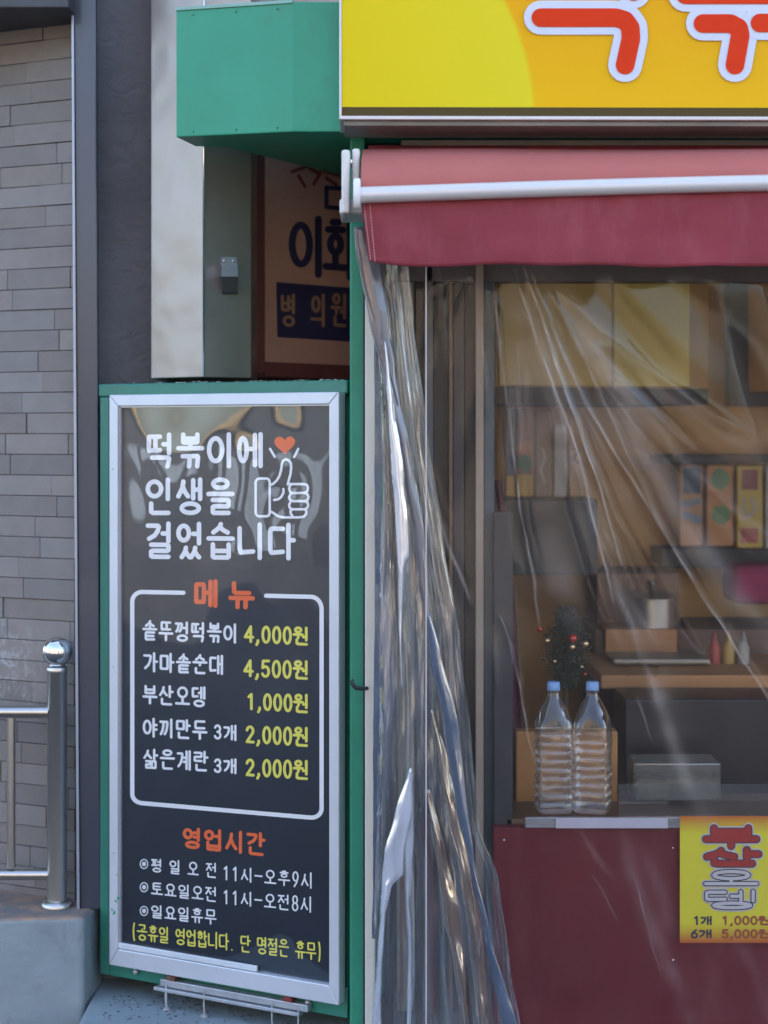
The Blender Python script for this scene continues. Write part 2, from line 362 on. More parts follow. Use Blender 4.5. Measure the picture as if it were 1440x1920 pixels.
# --- tiled wall at the left
def tile_mat():
    m = bpy.data.materials.new('stone_strip_tiles'); m.use_nodes = True; n = m.node_tree.nodes; l = m.node_tree.links; b = n['Principled BSDF']
    at_ = n.new('ShaderNodeVertexColor'); at_.layer_name = 'tint'
    tc = n.new('ShaderNodeTexCoord'); nz = n.new('ShaderNodeTexNoise'); nz.inputs['Scale'].default_value = 14; nz.inputs['Detail'].default_value = 8; nz.inputs['Roughness'].default_value = .7
    l.new(tc.outputs['Object'], nz.inputs['Vector'])
    mr = n.new('ShaderNodeMapRange'); mr.inputs[3].default_value = .78; mr.inputs[4].default_value = 1.2; l.new(nz.outputs[0], mr.inputs[0])
    mx = n.new('ShaderNodeMix'); mx.data_type = 'RGBA'; mx.blend_type = 'MULTIPLY'; mx.inputs[0].default_value = 1
    l.new(at_.outputs[0], mx.inputs[6]); l.new(mr.outputs[0], mx.inputs[7])
    g = n.new('ShaderNodeNewGeometry'); vd = n.new('ShaderNodeVectorMath'); vd.operation = 'DISTANCE'; vd.inputs[1].default_value = at(22, 1245, 4.52); l.new(g.outputs['Position'], vd.inputs[0])
    mk = n.new('ShaderNodeMapRange'); mk.inputs[1].default_value = .03; mk.inputs[2].default_value = .15; mk.inputs[3].default_value = 1; mk.inputs[4].default_value = 0; l.new(vd.outputs['Value'], mk.inputs[0])
    ns = n.new('ShaderNodeTexNoise'); ns.inputs['Scale'].default_value = 28; ns.inputs['Detail'].default_value = 8; ns.inputs['Distortion'].default_value = 1.5; l.new(tc.outputs['Object'], ns.inputs['Vector'])
    rs = n.new('ShaderNodeMapRange'); rs.inputs[1].default_value = .5; rs.inputs[2].default_value = .68; l.new(ns.outputs[0], rs.inputs[0])
    mm_ = n.new('ShaderNodeMath'); mm_.operation = 'MULTIPLY'; l.new(mk.outputs[0], mm_.inputs[0]); l.new(rs.outputs[0], mm_.inputs[1])
    m2 = n.new('ShaderNodeMix'); m2.data_type = 'RGBA'; m2.inputs[7].default_value = (.42,.42,.44,1); l.new(mm_.outputs[0], m2.inputs[0]); l.new(mx.outputs[2], m2.inputs[6]); l.new(m2.outputs[2], b.inputs['Base Color'])
    b.inputs['Roughness'].default_value = .72
    n3 = n.new('ShaderNodeTexNoise'); n3.inputs['Scale'].default_value = 120; l.new(tc.outputs['Object'], n3.inputs['Vector'])
    bp = n.new('ShaderNodeBump'); bp.inputs['Strength'].default_value = .25; bp.inputs['Distance'].default_value = .004
    l.new(n3.outputs[0], bp.inputs['Height']); l.new(bp.outputs[0], b.inputs['Normal'])
    return m
TW = Plane((xat(-300, 4.75), 4.75), (xat(142, 4.42), 4.42))
wall = thing('tiled_wall', 'wall of thin grey stone strip tiles in running bond, far left behind the steel railing', 'wall', TW.uz(TW.w/2, 0))
bm = NB(); pbox(bm, TW, 0, TW.w, .2, 2.9, -.05, -.006); obj('backing', bm, mat('dark_joint', (.11,.10,.095), .9, var=.2), wall)
bm = NB(); lay = bm.loops.layers.float_color.new('tint'); th = .0562; tl = .205; row = 0; z = .26
while z < 2.75:
    u = -(row*.37 % 1)*tl - (.06 if row % 2 else 0)
    k = 0
    while u < TW.w:
        u0 = max(u, 0); u1 = min(u+tl, TW.w)
        if u1-u0 > .004:
            n0 = len(bm.faces); dz = random.uniform(-.003, .003)
            pbox(bm, TW, u0+.0008, u1-.0008, z+.0009, z+th-.0009, -.006, .004+dz, .0008)
            v = random.uniform(.86, 1.10); wv = random.uniform(-.006, .008)
            bm.faces.ensure_lookup_table()
            for f in bm.faces[n0:]:
                for lp in f.loops: lp[lay] = (.245*v+wv, .226*v, .215*v-wv, 1)
        u += tl
    z += th; row += 1
obj('tiles', bm, tile_mat(), wall)
lint = mat('dark_painted_soffit', (.07,.072,.08), .7, var=.2, bump=.1)
bm = NB(); box(bm, -1.9, xat(138, 4.32), 4.25, 4.9, zat(14, 4.25), 3.1, .004)
prop(obj('soffit', bm, lint), 'dark overhanging soffit at the upper left corner above the tiled wall', 'soffit')

# --- blue grey pilaster with a light edge bead
pil = thing('pilaster', 'tall smooth blue grey metal pilaster between the tiled wall and the dark roughcast wall', 'pilaster', (xat(168,4.34), 4.36, .27))
BLUEGREY = mat('blue_grey_cladding', (.062,.073,.102), .32, .25, var=.12, vscale=2.5, stretch=(1,1,.4), coat=.2)
bm = NB(); hexa(bm, [at(149,1705,4.34), at(189,1705,4.34), at(192,1705,4.6), at(149,1705,4.6)], [at(137,-60,4.34), at(180,-60,4.34), at(185,-60,4.6), at(137,-60,4.6)], .004)
obj('cladding', bm, BLUEGREY, pil)
bm = NB(); hexa(bm, [at(144,1705,4.33), at(149.5,1705,4.33), at(149.5,1705,4.40), at(144,1705,4.40)], [at(133,-60,4.33), at(138,-60,4.33), at(138,-60,4.40), at(133,-60,4.40)], .0015)
obj('edge_bead', bm, mat('pale_edge_bead', (.36,.40,.48), .35, .4, var=.08), pil)

# --- roughcast wall in the recess
def rough_mat():
    m = mat('roughcast', (.15,.155,.17), .85, var=.2, vscale=3, dirt=.3, dcol=(.03,.03,.035)); n = m.node_tree.nodes; l = m.node_tree.links
    tc = n.new('ShaderNodeTexCoord'); mp = n.new('ShaderNodeMapping'); mp.inputs['Scale'].default_value = (1,1,1.4)
    a = n.new('ShaderNodeTexNoise'); a.inputs['Scale'].default_value = 16; a.inputs['Detail'].default_value = 8; a.inputs['Distortion'].default_value = 1.2
    l.new(tc.outputs['Object'], mp.inputs[0]); l.new(mp.outputs[0], a.inputs['Vector'])
    bp = n.new('ShaderNodeBump'); bp.inputs['Strength'].default_value = .5; bp.inputs['Distance'].default_value = .02
    l.new(a.outputs[0], bp.inputs['Height']); l.new(bp.outputs[0], n['Principled BSDF'].inputs['Normal'])
    return m
RC = Plane((xat(165,4.44), 4.44), (xat(330,4.50), 4.50))
bm = NB(); pbox(bm, RC, 0, RC.w, .0, 3.0, -.2, 0)
prop(obj('roughcast_wall', bm, rough_mat()), 'dark grey roughcast wall strip in the recess left of the steel duct', 'wall')
# recess around the clinic sign
bm = NB(); box(bm, xat(300,5.2), xat(760,5.2), 5.2, 5.35, .1, 3.2); box(bm, xat(665,4.6), xat(680,4.6), 4.45, 5.2, 1.2, 2.6)
prop(obj('recess_wall', bm, mat('maroon_recess', (.06,.02,.022), .7, var=.2)), 'dark maroon wall of the recess behind the clinic signboard', 'wall')

# --- plinth and railing
bm = NB()
pts0 = [at(-200,1722,4.22), at(156,1722,4.26), at(192,1722,4.42), at(192,1722,4.9), at(-200,1722,4.9)]
zt = zat(1722, 4.25)
hexa(bm, [(p.x, p.y, .0) for p in pts0], [(p.x, p.y, zt) for p in pts0], .012, 3)
for v in bm.verts:
    q = v.co*9; v.co += Vector((noise.noise(q), noise.noise(q+Vector((5,0,0))), 0))*.004
plm = mat('blue_painted_plinth', (.27,.33,.355), .75, var=.09, vscale=6, bump=.45, bscale=22, dirt=.5, dcol=(.15,.17,.175))
n = plm.node_tree.nodes; l = plm.node_tree.links       # bare worn cement and rusty edge on the top face
g = n.new('ShaderNodeNewGeometry'); sp = n.new('ShaderNodeSeparateXYZ'); l.new(g.outputs['Normal'], sp.inputs[0])
rp = n.new('ShaderNodeValToRGB'); rp.color_ramp.elements[0].position = .35; rp.color_ramp.elements[1].position = .7; l.new(sp.outputs[2], rp.inputs[0])
mx = n.new('ShaderNodeMix'); mx.data_type = 'RGBA'; nz = n.new('ShaderNodeTexNoise'); nz.inputs['Scale'].default_value = 11; nz.inputs['Detail'].default_value = 6
r3 = n.new('ShaderNodeValToRGB'); r3.color_ramp.elements[0].color = (.22,.20,.19,1); r3.color_ramp.elements[1].color = (.42,.27,.19,1); r3.color_ramp.elements[0].position = .4; r3.color_ramp.elements[1].position = .68
l.new(nz.outputs[0], r3.inputs[0]); src = n['Principled BSDF'].inputs['Base Color'].links[0].from_socket
l.new(rp.outputs[0], mx.inputs[0]); l.new(src, mx.inputs[6]); l.new(r3.outputs[0], mx.inputs[7]); l.new(mx.outputs[2], n['Principled BSDF'].inputs['Base Color'])
streaks(plm, .6, (.12,.125,.12), (5,5,1.6), .55, .72)
prop(obj('plinth', bm, plm), 'blue painted concrete plinth with scuffed face and rusty top edge under the railing', 'plinth')

RY = 4.36
rail = thing('steel_railing', 'stainless steel railing with a ball topped end post standing on the blue plinth', 'railing', (xat(106,RY), RY, zt))
pr = 18.5/F*RY
bm = NB(); lathe(bm, [(pr,0),(pr,zat(1262,RY)-zt),(pr*1.06,zat(1260,RY)-zt),(pr*1.06,zat(1252,RY)-zt),(pr*.98,zat(1250,RY)-zt),(pr*.3,zat(1248,RY)-zt)], (xat(107,RY), RY, zt), 40)
post = obj('post', bm, STEEL, rail, True)
bm = NB(); bmesh.ops.create_uvsphere(bm, u_segments=48, v_segments=32, radius=28.5/F*RY)
bmesh.ops.translate(bm, verts=bm.verts, vec=at(107,1222,RY)); obj('ball_cap', bm, CHROME, post, True)
bm = NB(); lathe(bm, [(.012,0),(.022,.004),(.016,.010),(.020,.018)], (xat(107,RY),RY,zat(1251,RY)), 24); obj('neck', bm, CHROME, post, True)
bm = NB(); lathe(bm, [(.042,0),(.042,.006),(.038,.013),(.028,.018)], (xat(107,RY),RY,zt+.001), 40); obj('flange', bm, STEEL, post, True)
for yy, rr in ((1335, 12), (1640, 10)):
    bm = NB(); tube(bm, [at(-260,yy,RY), at(92,yy,RY)], rr/F*RY, 24); obj('rail', bm, STEEL, rail, True)
bm = NB(); tube(bm, [at(21,1626,RY), at(21,1345,RY)], 8/F*RY, 20); obj('baluster', bm, STEEL, rail, True)
bm = NB(); tube(bm, [at(-130,1626,RY), at(-130,1345,RY)], 8/F*RY, 20); obj('baluster', bm, STEEL, rail, True)

# --- stainless duct
def duct_mat():
    m = mat('sheet_steel', (.37,.325,.30), .36, .62, var=.08, vscale=3, rvar=.08, stretch=(1,1,.35)); n = m.node_tree.nodes; l = m.node_tree.links
    tc = n.new('ShaderNodeTexCoord'); a = n.new('ShaderNodeTexNoise'); a.inputs['Scale'].default_value = 5; a.inputs['Detail'].default_value = 2; l.new(tc.outputs['Object'], a.inputs['Vector'])
    bp = n.new('ShaderNodeBump'); bp.inputs['Strength'].default_value = .2; bp.inputs['Distance'].default_value = .05
    l.new(a.outputs[0], bp.inputs['Height']); l.new(bp.outputs[0], n['Principled BSDF'].inputs['Normal']); return m
DB = zat(707, 4.2)
plan = [(xat(283,4.32),4.32), (xat(382,4.2),4.2), (xat(471,4.3),4.3), (xat(471,4.3),4.5), (xat(283,4.32),4.47)]
duct = thing('steel_duct', 'tall square stainless steel duct casing rising behind the green canopy', 'duct', (xat(380,4.3), 4.35, DB))
bm = NB(); prism(bm, plan, DB, 3.2, .0025); obj('casing', bm, duct_mat(), duct)
bm = NB()                                                        # folded seam strip up the corner
c0 = Vector((*plan[1], 0)); tube(bm, [(c0.x, c0.y-.0005, DB+.002), (c0.x, c0.y-.0005, 3.1)], .0028, 8); obj('corner_seam', bm, CHROME, duct, True)
# small box on the duct
DP = Plane(plan[1], plan[2])
gb = thing('switch_box', 'small grey metal box screwed to the steel duct above the menu board', 'box', DP.px(431, 552, 0))
bm = NB(); a0, a1 = DP.px(415,520), DP.px(447,520)
def dq(px, py, o): return DP.px(px, py, o)
hexa(bm, [dq(415,519,0), dq(447,519,0), dq(447,519,.034), dq(415,519,.034)], [dq(416,495,0), dq(446,495,0), dq(446,497,.035), dq(416,497,.035)], .001)
obj('housing', bm, mat('grey_zinc', (.42,.45,.50), .45, .3, var=.08), gb)
bm = NB(); hexa(bm, [dq(417,552,0), dq(446,552,0), dq(446,549,.010), dq(417,549,.010)], [dq(416,519.6,0), dq(446,519.6,0), dq(446,519.6,.031), dq(416,519.6,.031)], .001); obj('lower_face', bm, mat('shaded_zinc', (.10,.11,.12), .5, .2, var=.1), gb)  # slanted underside, its shade put into a darker zinc colour
bm = NB(); hexa(bm, [dq(414,500,.001), dq(444,500,.001), dq(444,500,.004), dq(414,500,.004)], [dq(414,482,.001), dq(444,482,.001), dq(444,482,.004), dq(414,482,.004)])
tab = obj('mounting_tab', bm, mat('zinc_tab', (.50,.53,.58), .4, .4, var=.08), gb)
for sx in (420, 437):
    bm = NB(); bmesh.ops.create_uvsphere(bm, u_segments=12, v_segments=8, radius=.0035); bmesh.ops.translate(bm, verts=bm.verts, vec=dq(sx,489,.004)); obj('screw', bm, CHROME, tab, True)

# --- clinic sign deep in the recess
CS = Plane((xat(471,4.56),4.56), (xat(770,5.02),5.02))
cs = thing('clinic_sign', 'dim tan clinic signboard with navy hangul lettering seen between the steel duct and green post', 'sign', CS.px(560, 700))
bm = NB(); u1 = CS.w; pbox(bm, CS, 0, u1, zat(690,4.56), 2.7, -.05, 0, .003); obj('panel', bm, mat('tan_sign_face', (.78,.47,.36), .5, var=.14, vscale=3, dirt=.2, dcol=(.3,.13,.1)), cs)
bm = NB(); pbox(bm, CS, .0, .034, zat(700,4.56), 2.7, -.05, .02, .002); pbox(bm, CS, .034, u1, zat(706,4.56), zat(686,4.56)+.012, -.05, .02, .002)
obj('frame', bm, mat('maroon_sign_frame', (.24,.085,.075), .5, var=.15), cs)
st = Strokes(CS, .002)
st.poly([(518,529),(700,543),(700,643),(520,632)][::-1]); st.done('name_block', NAVY, cs)
st = Strokes(CS, .004)
text(st, '이화', 540, 676, 402, 516, 408, 528, 13, gap=.1)
st.line([(612,352),(612,388),(650,392)], 8); st.line([(612,352),(655,354)], 8)
st.done('lettering', NAVY, cs)
st = Strokes(CS, .0045)
for ch, a, b in (('병', 526, 556), ('의', 582, 612), ('원', 620, 652)): text(st, ch, a, b, 549, 612, 551, 614, 6)
st.done('lettering', mat('tan_print', (.50,.30,.20), .5, var=.1), cs)
st = Strokes(CS, .004); 
for q in ([(548,322),(575,312),(600,326),(588,345)], [(560,330),(572,350)], [(600,318),(640,330),(652,338)], [(612,334),(630,346)]): st.line(q, 6)
st.done('script_mark', mat('faded_red_print', (.33,.08,.06), .6, var=.2), cs)

# ================================================================== SHOP FRONT
YF = 3.90
zb = zat(247, YF); ztop = zat(3, YF)
can = thing('green_canopy', 'broad green painted sheet metal canopy box over the shop corner', 'canopy', (xat(560,YF), 4.1, zb))
plan = [(xat(330,3.972),3.972), (xat(549,YF),YF), (3.2,YF+.02), (3.2,4.9), (xat(690,4.56),4.62), (xat(640,4.56),4.56), (xat(420,4.10),4.10), (xat(366,4.10),4.10)]
bm = NB(); prism(bm, plan, zb, ztop, .003); obj('sheet_casing', bm, GREEN, can)
bm = NB(); P1 = Plane(plan[0], plan[1]); pbox(bm, P1, .0, P1.w, ztop-.004, ztop+.004, -.03, .004, .001); obj('top_flashing', bm, mat('pale_green_flashing', (.22,.42,.36), .5, var=.15), can)
for u in (.04, .14, .235):
    for zz_ in (zb+.012, ztop-.015):
        bm = NB(); bmesh.ops.create_uvsphere(bm, u_segments=10, v_segments=6, radius=.0032, matrix=Matrix.Translation(P1.uz(u*P1.w/.27, zz_, .0))); obj('rivet', bm, GREEN, can, True)
bm = NB(); box(bm, xat(700,4.2), 3.2, 4.05, 4.6, zb-.03, zb-.003); obj('soffit_board', bm, mat('dark_olive_board', (.03,.035,.025), .7, var=.2), can)
# building above; its height out of view is added to block the sun
upm = mat('pale_render', (.50,.43,.38), .8, var=.08, vscale=2, bump=.2, bscale=50)
up = thing('shop_building', 'pale rendered wall of the upper storey just visible above the green canopy', 'building', (1, 5, 2.6))
bm = NB(); box(bm, xat(478,4.5), 6, 4.5, 10, ztop+.005, 6.2); box(bm, xat(300,5.3), xat(478,4.5), 5.0, 10, 2.9, 6.2); obj('upper_wall', bm, upm, up)
bm = NB(); box(bm, xat(352,4.3), xat(372,4.3), 4.30, 4.38, ztop+.01, 3.1, .003); obj('white_trim', bm, mat('white_trim_paint', (.72,.70,.68), .5, var=.05), up)
bm = NB(); box(bm, -6, -.9, 4.95, 10, 2.85, 5.8); prop(obj('neighbour_building', bm, mat('grey_render', (.3,.3,.32), .8, var=.1)), 'grey upper wall of the neighbouring building over the tiled wall', 'building')

# --- yellow sign
YS = 3.72
SP = Plane((xat(636,YS), YS), (3.05, YS+.03))
def sign_face_mat():
    m = bpy.data.materials.new('printed_sign_face'); m.use_nodes = True; n = m.node_tree.nodes; l = m.node_tree.links; b = n['Principled BSDF']; b.inputs['Roughness'].default_value = .4; b.inputs['Specular IOR Level'].default_value = .15
    g = n.new('ShaderNodeNewGeometry'); s = n.new('ShaderNodeSeparateXYZ'); l.new(g.outputs['Position'], s.inputs[0])
    def M(op, a, b_, c=None):
        q = n.new('ShaderNodeMath'); q.operation = op
        for i, v in enumerate((a, b_, c)):
            if v is None: continue
            if isinstance(v, (int, float)): q.inputs[i].default_value = v
            else: l.new(v, q.inputs[i])
        return q.outputs[0]
    # big printed disc, orange glow to its right, dark base strip
    cx, cz, rad = xat(600,YS), zat(238,YS), (1003-600)/F*YS
    dx = M('SUBTRACT', s.outputs[0], cx); dz = M('SUBTRACT', s.outputs[2], cz)
    d = M('SQRT', M('ADD', M('MULTIPLY', dx, dx), M('MULTIPLY', M('MULTIPLY', dz, dz), .75)), 0)
    ins = n.new('ShaderNodeMapRange'); ins.interpolation_type = 'SMOOTHSTEP'; ins.inputs[1].default_value = rad-.008; ins.inputs[2].default_value = rad+.008; ins.inputs[3].default_value = 1; ins.inputs[4].default_value = 0; l.new(d, ins.inputs[0]); ins = ins.outputs[0]
    rp = n.new('ShaderNodeMapRange'); rp.inputs[1].default_value = 0; rp.inputs[2].default_value = rad*1.1; l.new(M('ABSOLUTE', dx, 0), rp.inputs[0])
    c1 = n.new('ShaderNodeMix'); c1.data_type = 'RGBA'; c1.inputs[6].default_value = (.74,.57,.004,1); c1.inputs[7].default_value = (.76,.65,.02,1); l.new(rp.outputs[0], c1.inputs[0])
    r2 = n.new('ShaderNodeMapRange'); r2.inputs[1].default_value = zat(215,YS); r2.inputs[2].default_value = zat(-60,YS); l.new(s.outputs[2], r2.inputs[0])
    c2 = n.new('ShaderNodeMix'); c2.data_type = 'RGBA'; c2.inputs[6].default_value = (.84,.49,.004,1); c2.inputs[7].default_value = (.82,.37,.003,1); l.new(r2.outputs[0], c2.inputs[0])
    mx = n.new('ShaderNodeMix'); mx.data_type = 'RGBA'; l.new(ins, mx.inputs[0]); l.new(c2.outputs[2], mx.inputs[6]); l.new(c1.outputs[2], mx.inputs[7])
    st_ = M('LESS_THAN', s.outputs[2], zat(200, YS))
    m3 = n.new('ShaderNodeMix'); m3.data_type = 'RGBA'; m3.inputs[7].default_value = (.085,.06,.02,1); l.new(st_, m3.inputs[0]); l.new(mx.outputs[2], m3.inputs[6]); l.new(m3.outputs[2], b.inputs['Base Color'])
    nz = n.new('ShaderNodeTexNoise'); nz.inputs['Scale'].default_value = 3; bp = n.new('ShaderNodeBump'); bp.inputs['Strength'].default_value = .15; bp.inputs['Distance'].default_value = .02
    l.new(nz.outputs[0], bp.inputs['Height']); l.new(bp.outputs[0], b.inputs['Normal']); return m
zs0, zs1 = zat(222,YS), zat(3,YS)+.36
sg = thing('shop_sign', 'large yellow shop sign box with red and white hangul lettering above the awning', 'sign', (xat(1000,YS), YS+.08, zs0))
bm = NB(); pbox(bm, SP, .006, SP.w, zs0+.006, zs1-.006, -.17, -.003); obj('face', bm, sign_face_mat(), sg)
bm = NB(); r_ = .0055
for a in ((0, SP.w, zs0-.002, zs0+r_), (0, SP.w, zs1-r_, zs1), (0, r_, zs0+r_, zs1-r_)): pbox(bm, SP, *a, -.168, .002, .001)
obj('rim', bm, WHITE_RIM, sg)
bm = NB(); pbox(bm, SP, .01, SP.w, zs0-.014, zs0-.003, -.165, -.012, .002); obj('bottom_tray', bm, mat('grey_brown_tray', (.22,.22,.20), .6, var=.2, dirt=.3), sg)
L1 = [[(1014,33),(1155,33),(1172,38),(1182,52),(1183,72),(1172,122)],
      [(1318,44),(1370,44),(1385,52),(1388,66),(1378,122)], [(1425,43),(1478,43),(1493,52),(1496,66),(1486,122)],
      [(1010,-110),(1070,-110)], [(1010,-105),(1010,-35),(1075,-38)], [(1095,-108),(1140,-108)], [(1097,-105),(1097,-35),(1140,-38)], [(1150,-75),(1185,-75)], [(1188,-130),(1188,-16)],
      [(1285,-10),(1520,-10)], [(1402,-55),(1402,-10)], [(1320,-140),(1320,-62),(1485,-62),(1485,-140)], [(1320,-104),(1485,-104)],
      [(1640,-120),(1700,-90),(1720,-30),(1700,30),(1650,50),(1600,30),(1580,-30),(1600,-90),(1640,-120)], [(1790,-130),(1790,110)]]
for nm, wdt, off, mm in (('letter_outline', 64, .0005, SIGN_WHITE), ('lettering', 35, .0022, SIGN_RED)):
    st = Strokes(SP, off)
    for q in L1:
        # round the corners of each stroke
        q2 = [q[0]]
        for i in range(1, len(q)-1):
            a, b, c = q[i-1], q[i], q[i+1]
            for t in (.8, .95): q2.append((a[0]+(b[0]-a[0])*t, a[1]+(b[1]-a[1])*t))
            for t in (.05, .2): q2.append((b[0]+(c[0]-b[0])*t, b[1]+(c[1]-b[1])*t))
        q2.append(q[-1]); st.line(q2, wdt)
    st.done(nm, mm, sg)

# --- awning
aw = thing('retractable_awning', 'closed maroon cloth awning with white front bar under the yellow sign', 'awning', (xat(1000,3.72), 3.72, zat(495,3.66)))
def bary(px): return 366-(px-675)*.0222 - 6*math.sin(max(0, min(1, (px-675)/1500))*math.pi)
YB = 3.64
def grid(bm, rows, m=0):
    vs = [[bm.verts.new(p) for p in r] for r in rows]
    for i in range(len(vs)-1):
        for j in range(len(vs[0])-1):
            f = bm.faces.new((vs[i][j], vs[i][j+1], vs[i+1][j+1], vs[i+1][j])); f.material_index = m; f.smooth = True
xs = [676+i*14 for i in range(150)]
SKYLIT = mat('skylit_awning_cloth', (.44,.125,.105), .7, var=.07, vscale=3, bump=.1, bscale=450, dirt=.12, dcol=(.5,.3,.3))  # lighter copy of the maroon cloth paints in sky light from above
# upper cloth: from the roller forward over the bar
bm = NB(); rows = []
for j in range(15):
    t = j/14; r = []
    for px in xs:
        X = xat(px, YB); zt_ = zat(278, 3.84); zb_ = zat(bary(px)-6, YB)
        y = 3.86-.215*math.sin(t*math.pi/2)-.012*math.sin(t*math.pi)
        z = zt_+(zb_-zt_)*(t**1.35)+.006*noise.noise(Vector((X*2.2, t*1.3, 3)))
        r.append((X+(.004*(1-t)), y, z))
    rows.append(r)
grid(bm, rows); upper = obj('roll_cloth', bm, SKYLIT, aw)
# valance
bm = NB(); rows = []
for j in range(21):
    t = j/20; r = []
    for px in xs:
        f = max(0, 1-(px-676)/60)
        X = xat(px, YB)+.018*t*f*(1 if px < 740 else 0)
        yb = 484+12.5*min(1, ((px-676)/90)**.6)+1.6*math.sin(px*.011)+1.2*math.sin(px*.031+1)
        z = zat(bary(px)+4+(yb-bary(px)-4)*t, YB)
        y = YB+.004+.012*t+.020*noise.noise(Vector((X*3.2, t*.9, 1)))*t+.006*math.sin(X*9+1)*t+.005*noise.noise(Vector((X*9, t*2.5, 4)))
        r.append((X, y, z))
    rows.append(r)
grid(bm, rows)
val = obj('valance', bm, FABRIC, aw)
so = val.modifiers.new('t', 'SOLIDIFY'); so.thickness = .0016
hemr = rows[-1]
bm = NB(); tube(bm, [(x, y, z+.001) for x, y, z in hemr], .0019, 8); obj('hem', bm, mat('dark_red_hem', (.20,.018,.04), .7, var=.15), val, True)
stm = mat('pale_thread', (.62,.42,.40), .8, var=.1)
bm = NB()
for k in (0.35, 1.15):
    for rw0, yy in ((rows, 0),):
        for j in range(0, 20):
            a = Vector(rows[j][0]).lerp(Vector(rows[j][1]), k) if k < 1 else Vector(rows[j][1]).lerp(Vector(rows[j][2]), k-1)
            b = Vector(rows[j+1][0]).lerp(Vector(rows[j+1][1]), k) if k < 1 else Vector(rows[j+1][1]).lerp(Vector(rows[j+1][2]), k-1)
            a.y -= .0022; b.y -= .0022; tube(bm, [a, a.lerp(b, .75)], .0007, 6)
obj('seam_stitching', bm, stm, val)
bm = NB(); tube(bm, [at(px, bary(px), YB-.006) for px in range(668, 2800, 40)], 15.5/F*YB, 24)
obj('front_bar', bm, mat('white_powder_coat', (.66,.65,.66), .35, .2, var=.03, bump=.01), aw, True)
bm = NB(); tube(bm, [(xat(690,3.9), 3.93, zat(290,3.93)), (3.1, 3.93, zat(290,3.93))], .022, 24); obj('roller', bm, FABRIC, aw, True)
bm = NB(); box(bm, xat(752,3.95), 3.1, 3.93, 3.99, zat(284,3.93), zat(262,3.93), .002); obj('mounting_rail', bm, mat('grey_brown_rail', (.20,.17,.155), .55, var=.15), aw)
# end bracket in four pieces
bm = NB(); box(bm, xat(641,3.74), xat(657,3.74), 3.70, 3.80, zat(402,3.72), zat(283,3.72), .006, 3); obj('bracket_arm', bm, BRACKET, aw)
bm = NB(); box(bm, xat(661,3.76), xat(675,3.76), 3.72, 3.86, zat(340,3.74), zat(281,3.74), .005, 3); obj('bracket_cheek', bm, BRACKET, aw)
bm = NB(); box(bm, xat(637,3.76), xat(680,3.76), 3.74, 3.90, zat(402,3.75), zat(374,3.75), .005, 3); obj('bracket_foot', bm, BRACKET, aw)
bm = NB()
for i, dx in enumerate((0,)):
    c = at(670, 363, YB-.006)
    n_ = 32; ra, rb = 7.5/F*YB, 29/F*YB
    v0 = [bm.verts.new((c.x-ra+.0, c.y+.022*math.sin(2*math.pi*k/n_), c.z+rb*math.cos(2*math.pi*k/n_))) for k in range(n_)]
    v1 = [bm.verts.new((c.x+ra*.8, c.y+.022*math.sin(2*math.pi*k/n_), c.z+rb*math.cos(2*math.pi*k/n_))) for k in range(n_)]
    bm.faces.new(v0); bm.faces.new(v1[::-1])
    for k in range(n_): bm.faces.new((v0[k], v0[(k+1) % n_], v1[(k+1) % n_], v1[k]))
    bmesh.ops.recalc_face_normals(bm, faces=bm.faces); bmesh.ops.bevel(bm, geom=list(bm.edges), offset=.002, segments=2, affect='EDGES')
obj('end_cap', bm, mat('white_end_cap', (.78,.78,.80), .3, var=.03), aw, True)
bm = NB(); tube(bm, [at(652,305,3.76), at(668,305,3.76)], .012, 16); obj('pivot_pin', bm, CHROME, aw, True)

# --- green cabinet carrying the menu board
XL, YL, XR, YR = -.718, 4.31, -.104, 4.0
BP = Plane((XL, YL), (XR, YR)); W = BP.w
zc = zat(712, 4.0)
cb = thing('green_cabinet', 'tall green painted steel cabinet body and post behind the menu board', 'cabinet', (-.4, 4.2, .08))
bm = NB(); ul = (BP.px(190,1000,-.03)-BP.uz(0,0,-.03)).dot(BP.d)
ul = (Vector(BP.px(190,1000,-.03))-BP.p0).dot(BP.d); ur = (Vector(BP.px(657,1000,-.03))-BP.p0).dot(BP.d); ul += .008
zcb = .125
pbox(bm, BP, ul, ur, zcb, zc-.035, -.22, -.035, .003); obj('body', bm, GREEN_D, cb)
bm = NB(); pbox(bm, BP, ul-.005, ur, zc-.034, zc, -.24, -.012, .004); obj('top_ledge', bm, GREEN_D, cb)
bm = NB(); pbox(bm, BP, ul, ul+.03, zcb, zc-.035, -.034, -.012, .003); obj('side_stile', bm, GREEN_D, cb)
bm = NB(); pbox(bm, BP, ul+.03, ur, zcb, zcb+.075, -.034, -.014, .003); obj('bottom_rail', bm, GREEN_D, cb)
bm = NB(); box(bm, xat(656,3.97), xat(684,3.97), 3.97, 4.25, .02, 2.28, .004); obj('corner_post', bm, streaks(mat('green_post_paint', (.038,.27,.17), .42, spec=.3, var=.12, vscale=4), .45, (.07,.14,.11)), cb)
bm = NB()   # flaked filler along the top edge and corner of the opening
for i in range(60):
    u = random.uniform(ul+.1, ur-.01); p = BP.uz(u, zc+.001+random.uniform(-.001,.0015), -.012-random.uniform(0,.01)); s = random.uniform(.0015,.005)
    bmesh.ops.create_icosphere(bm, subdivisions=1, radius=s*.5, matrix=Matrix.Translation(p) @ Matrix.Diagonal((2.4,1,.5,1)))
prop(obj('paint_flakes', bm, mat('pale_flakes', (.45,.55,.5), .8, var=.2), cb), kind='stuff')

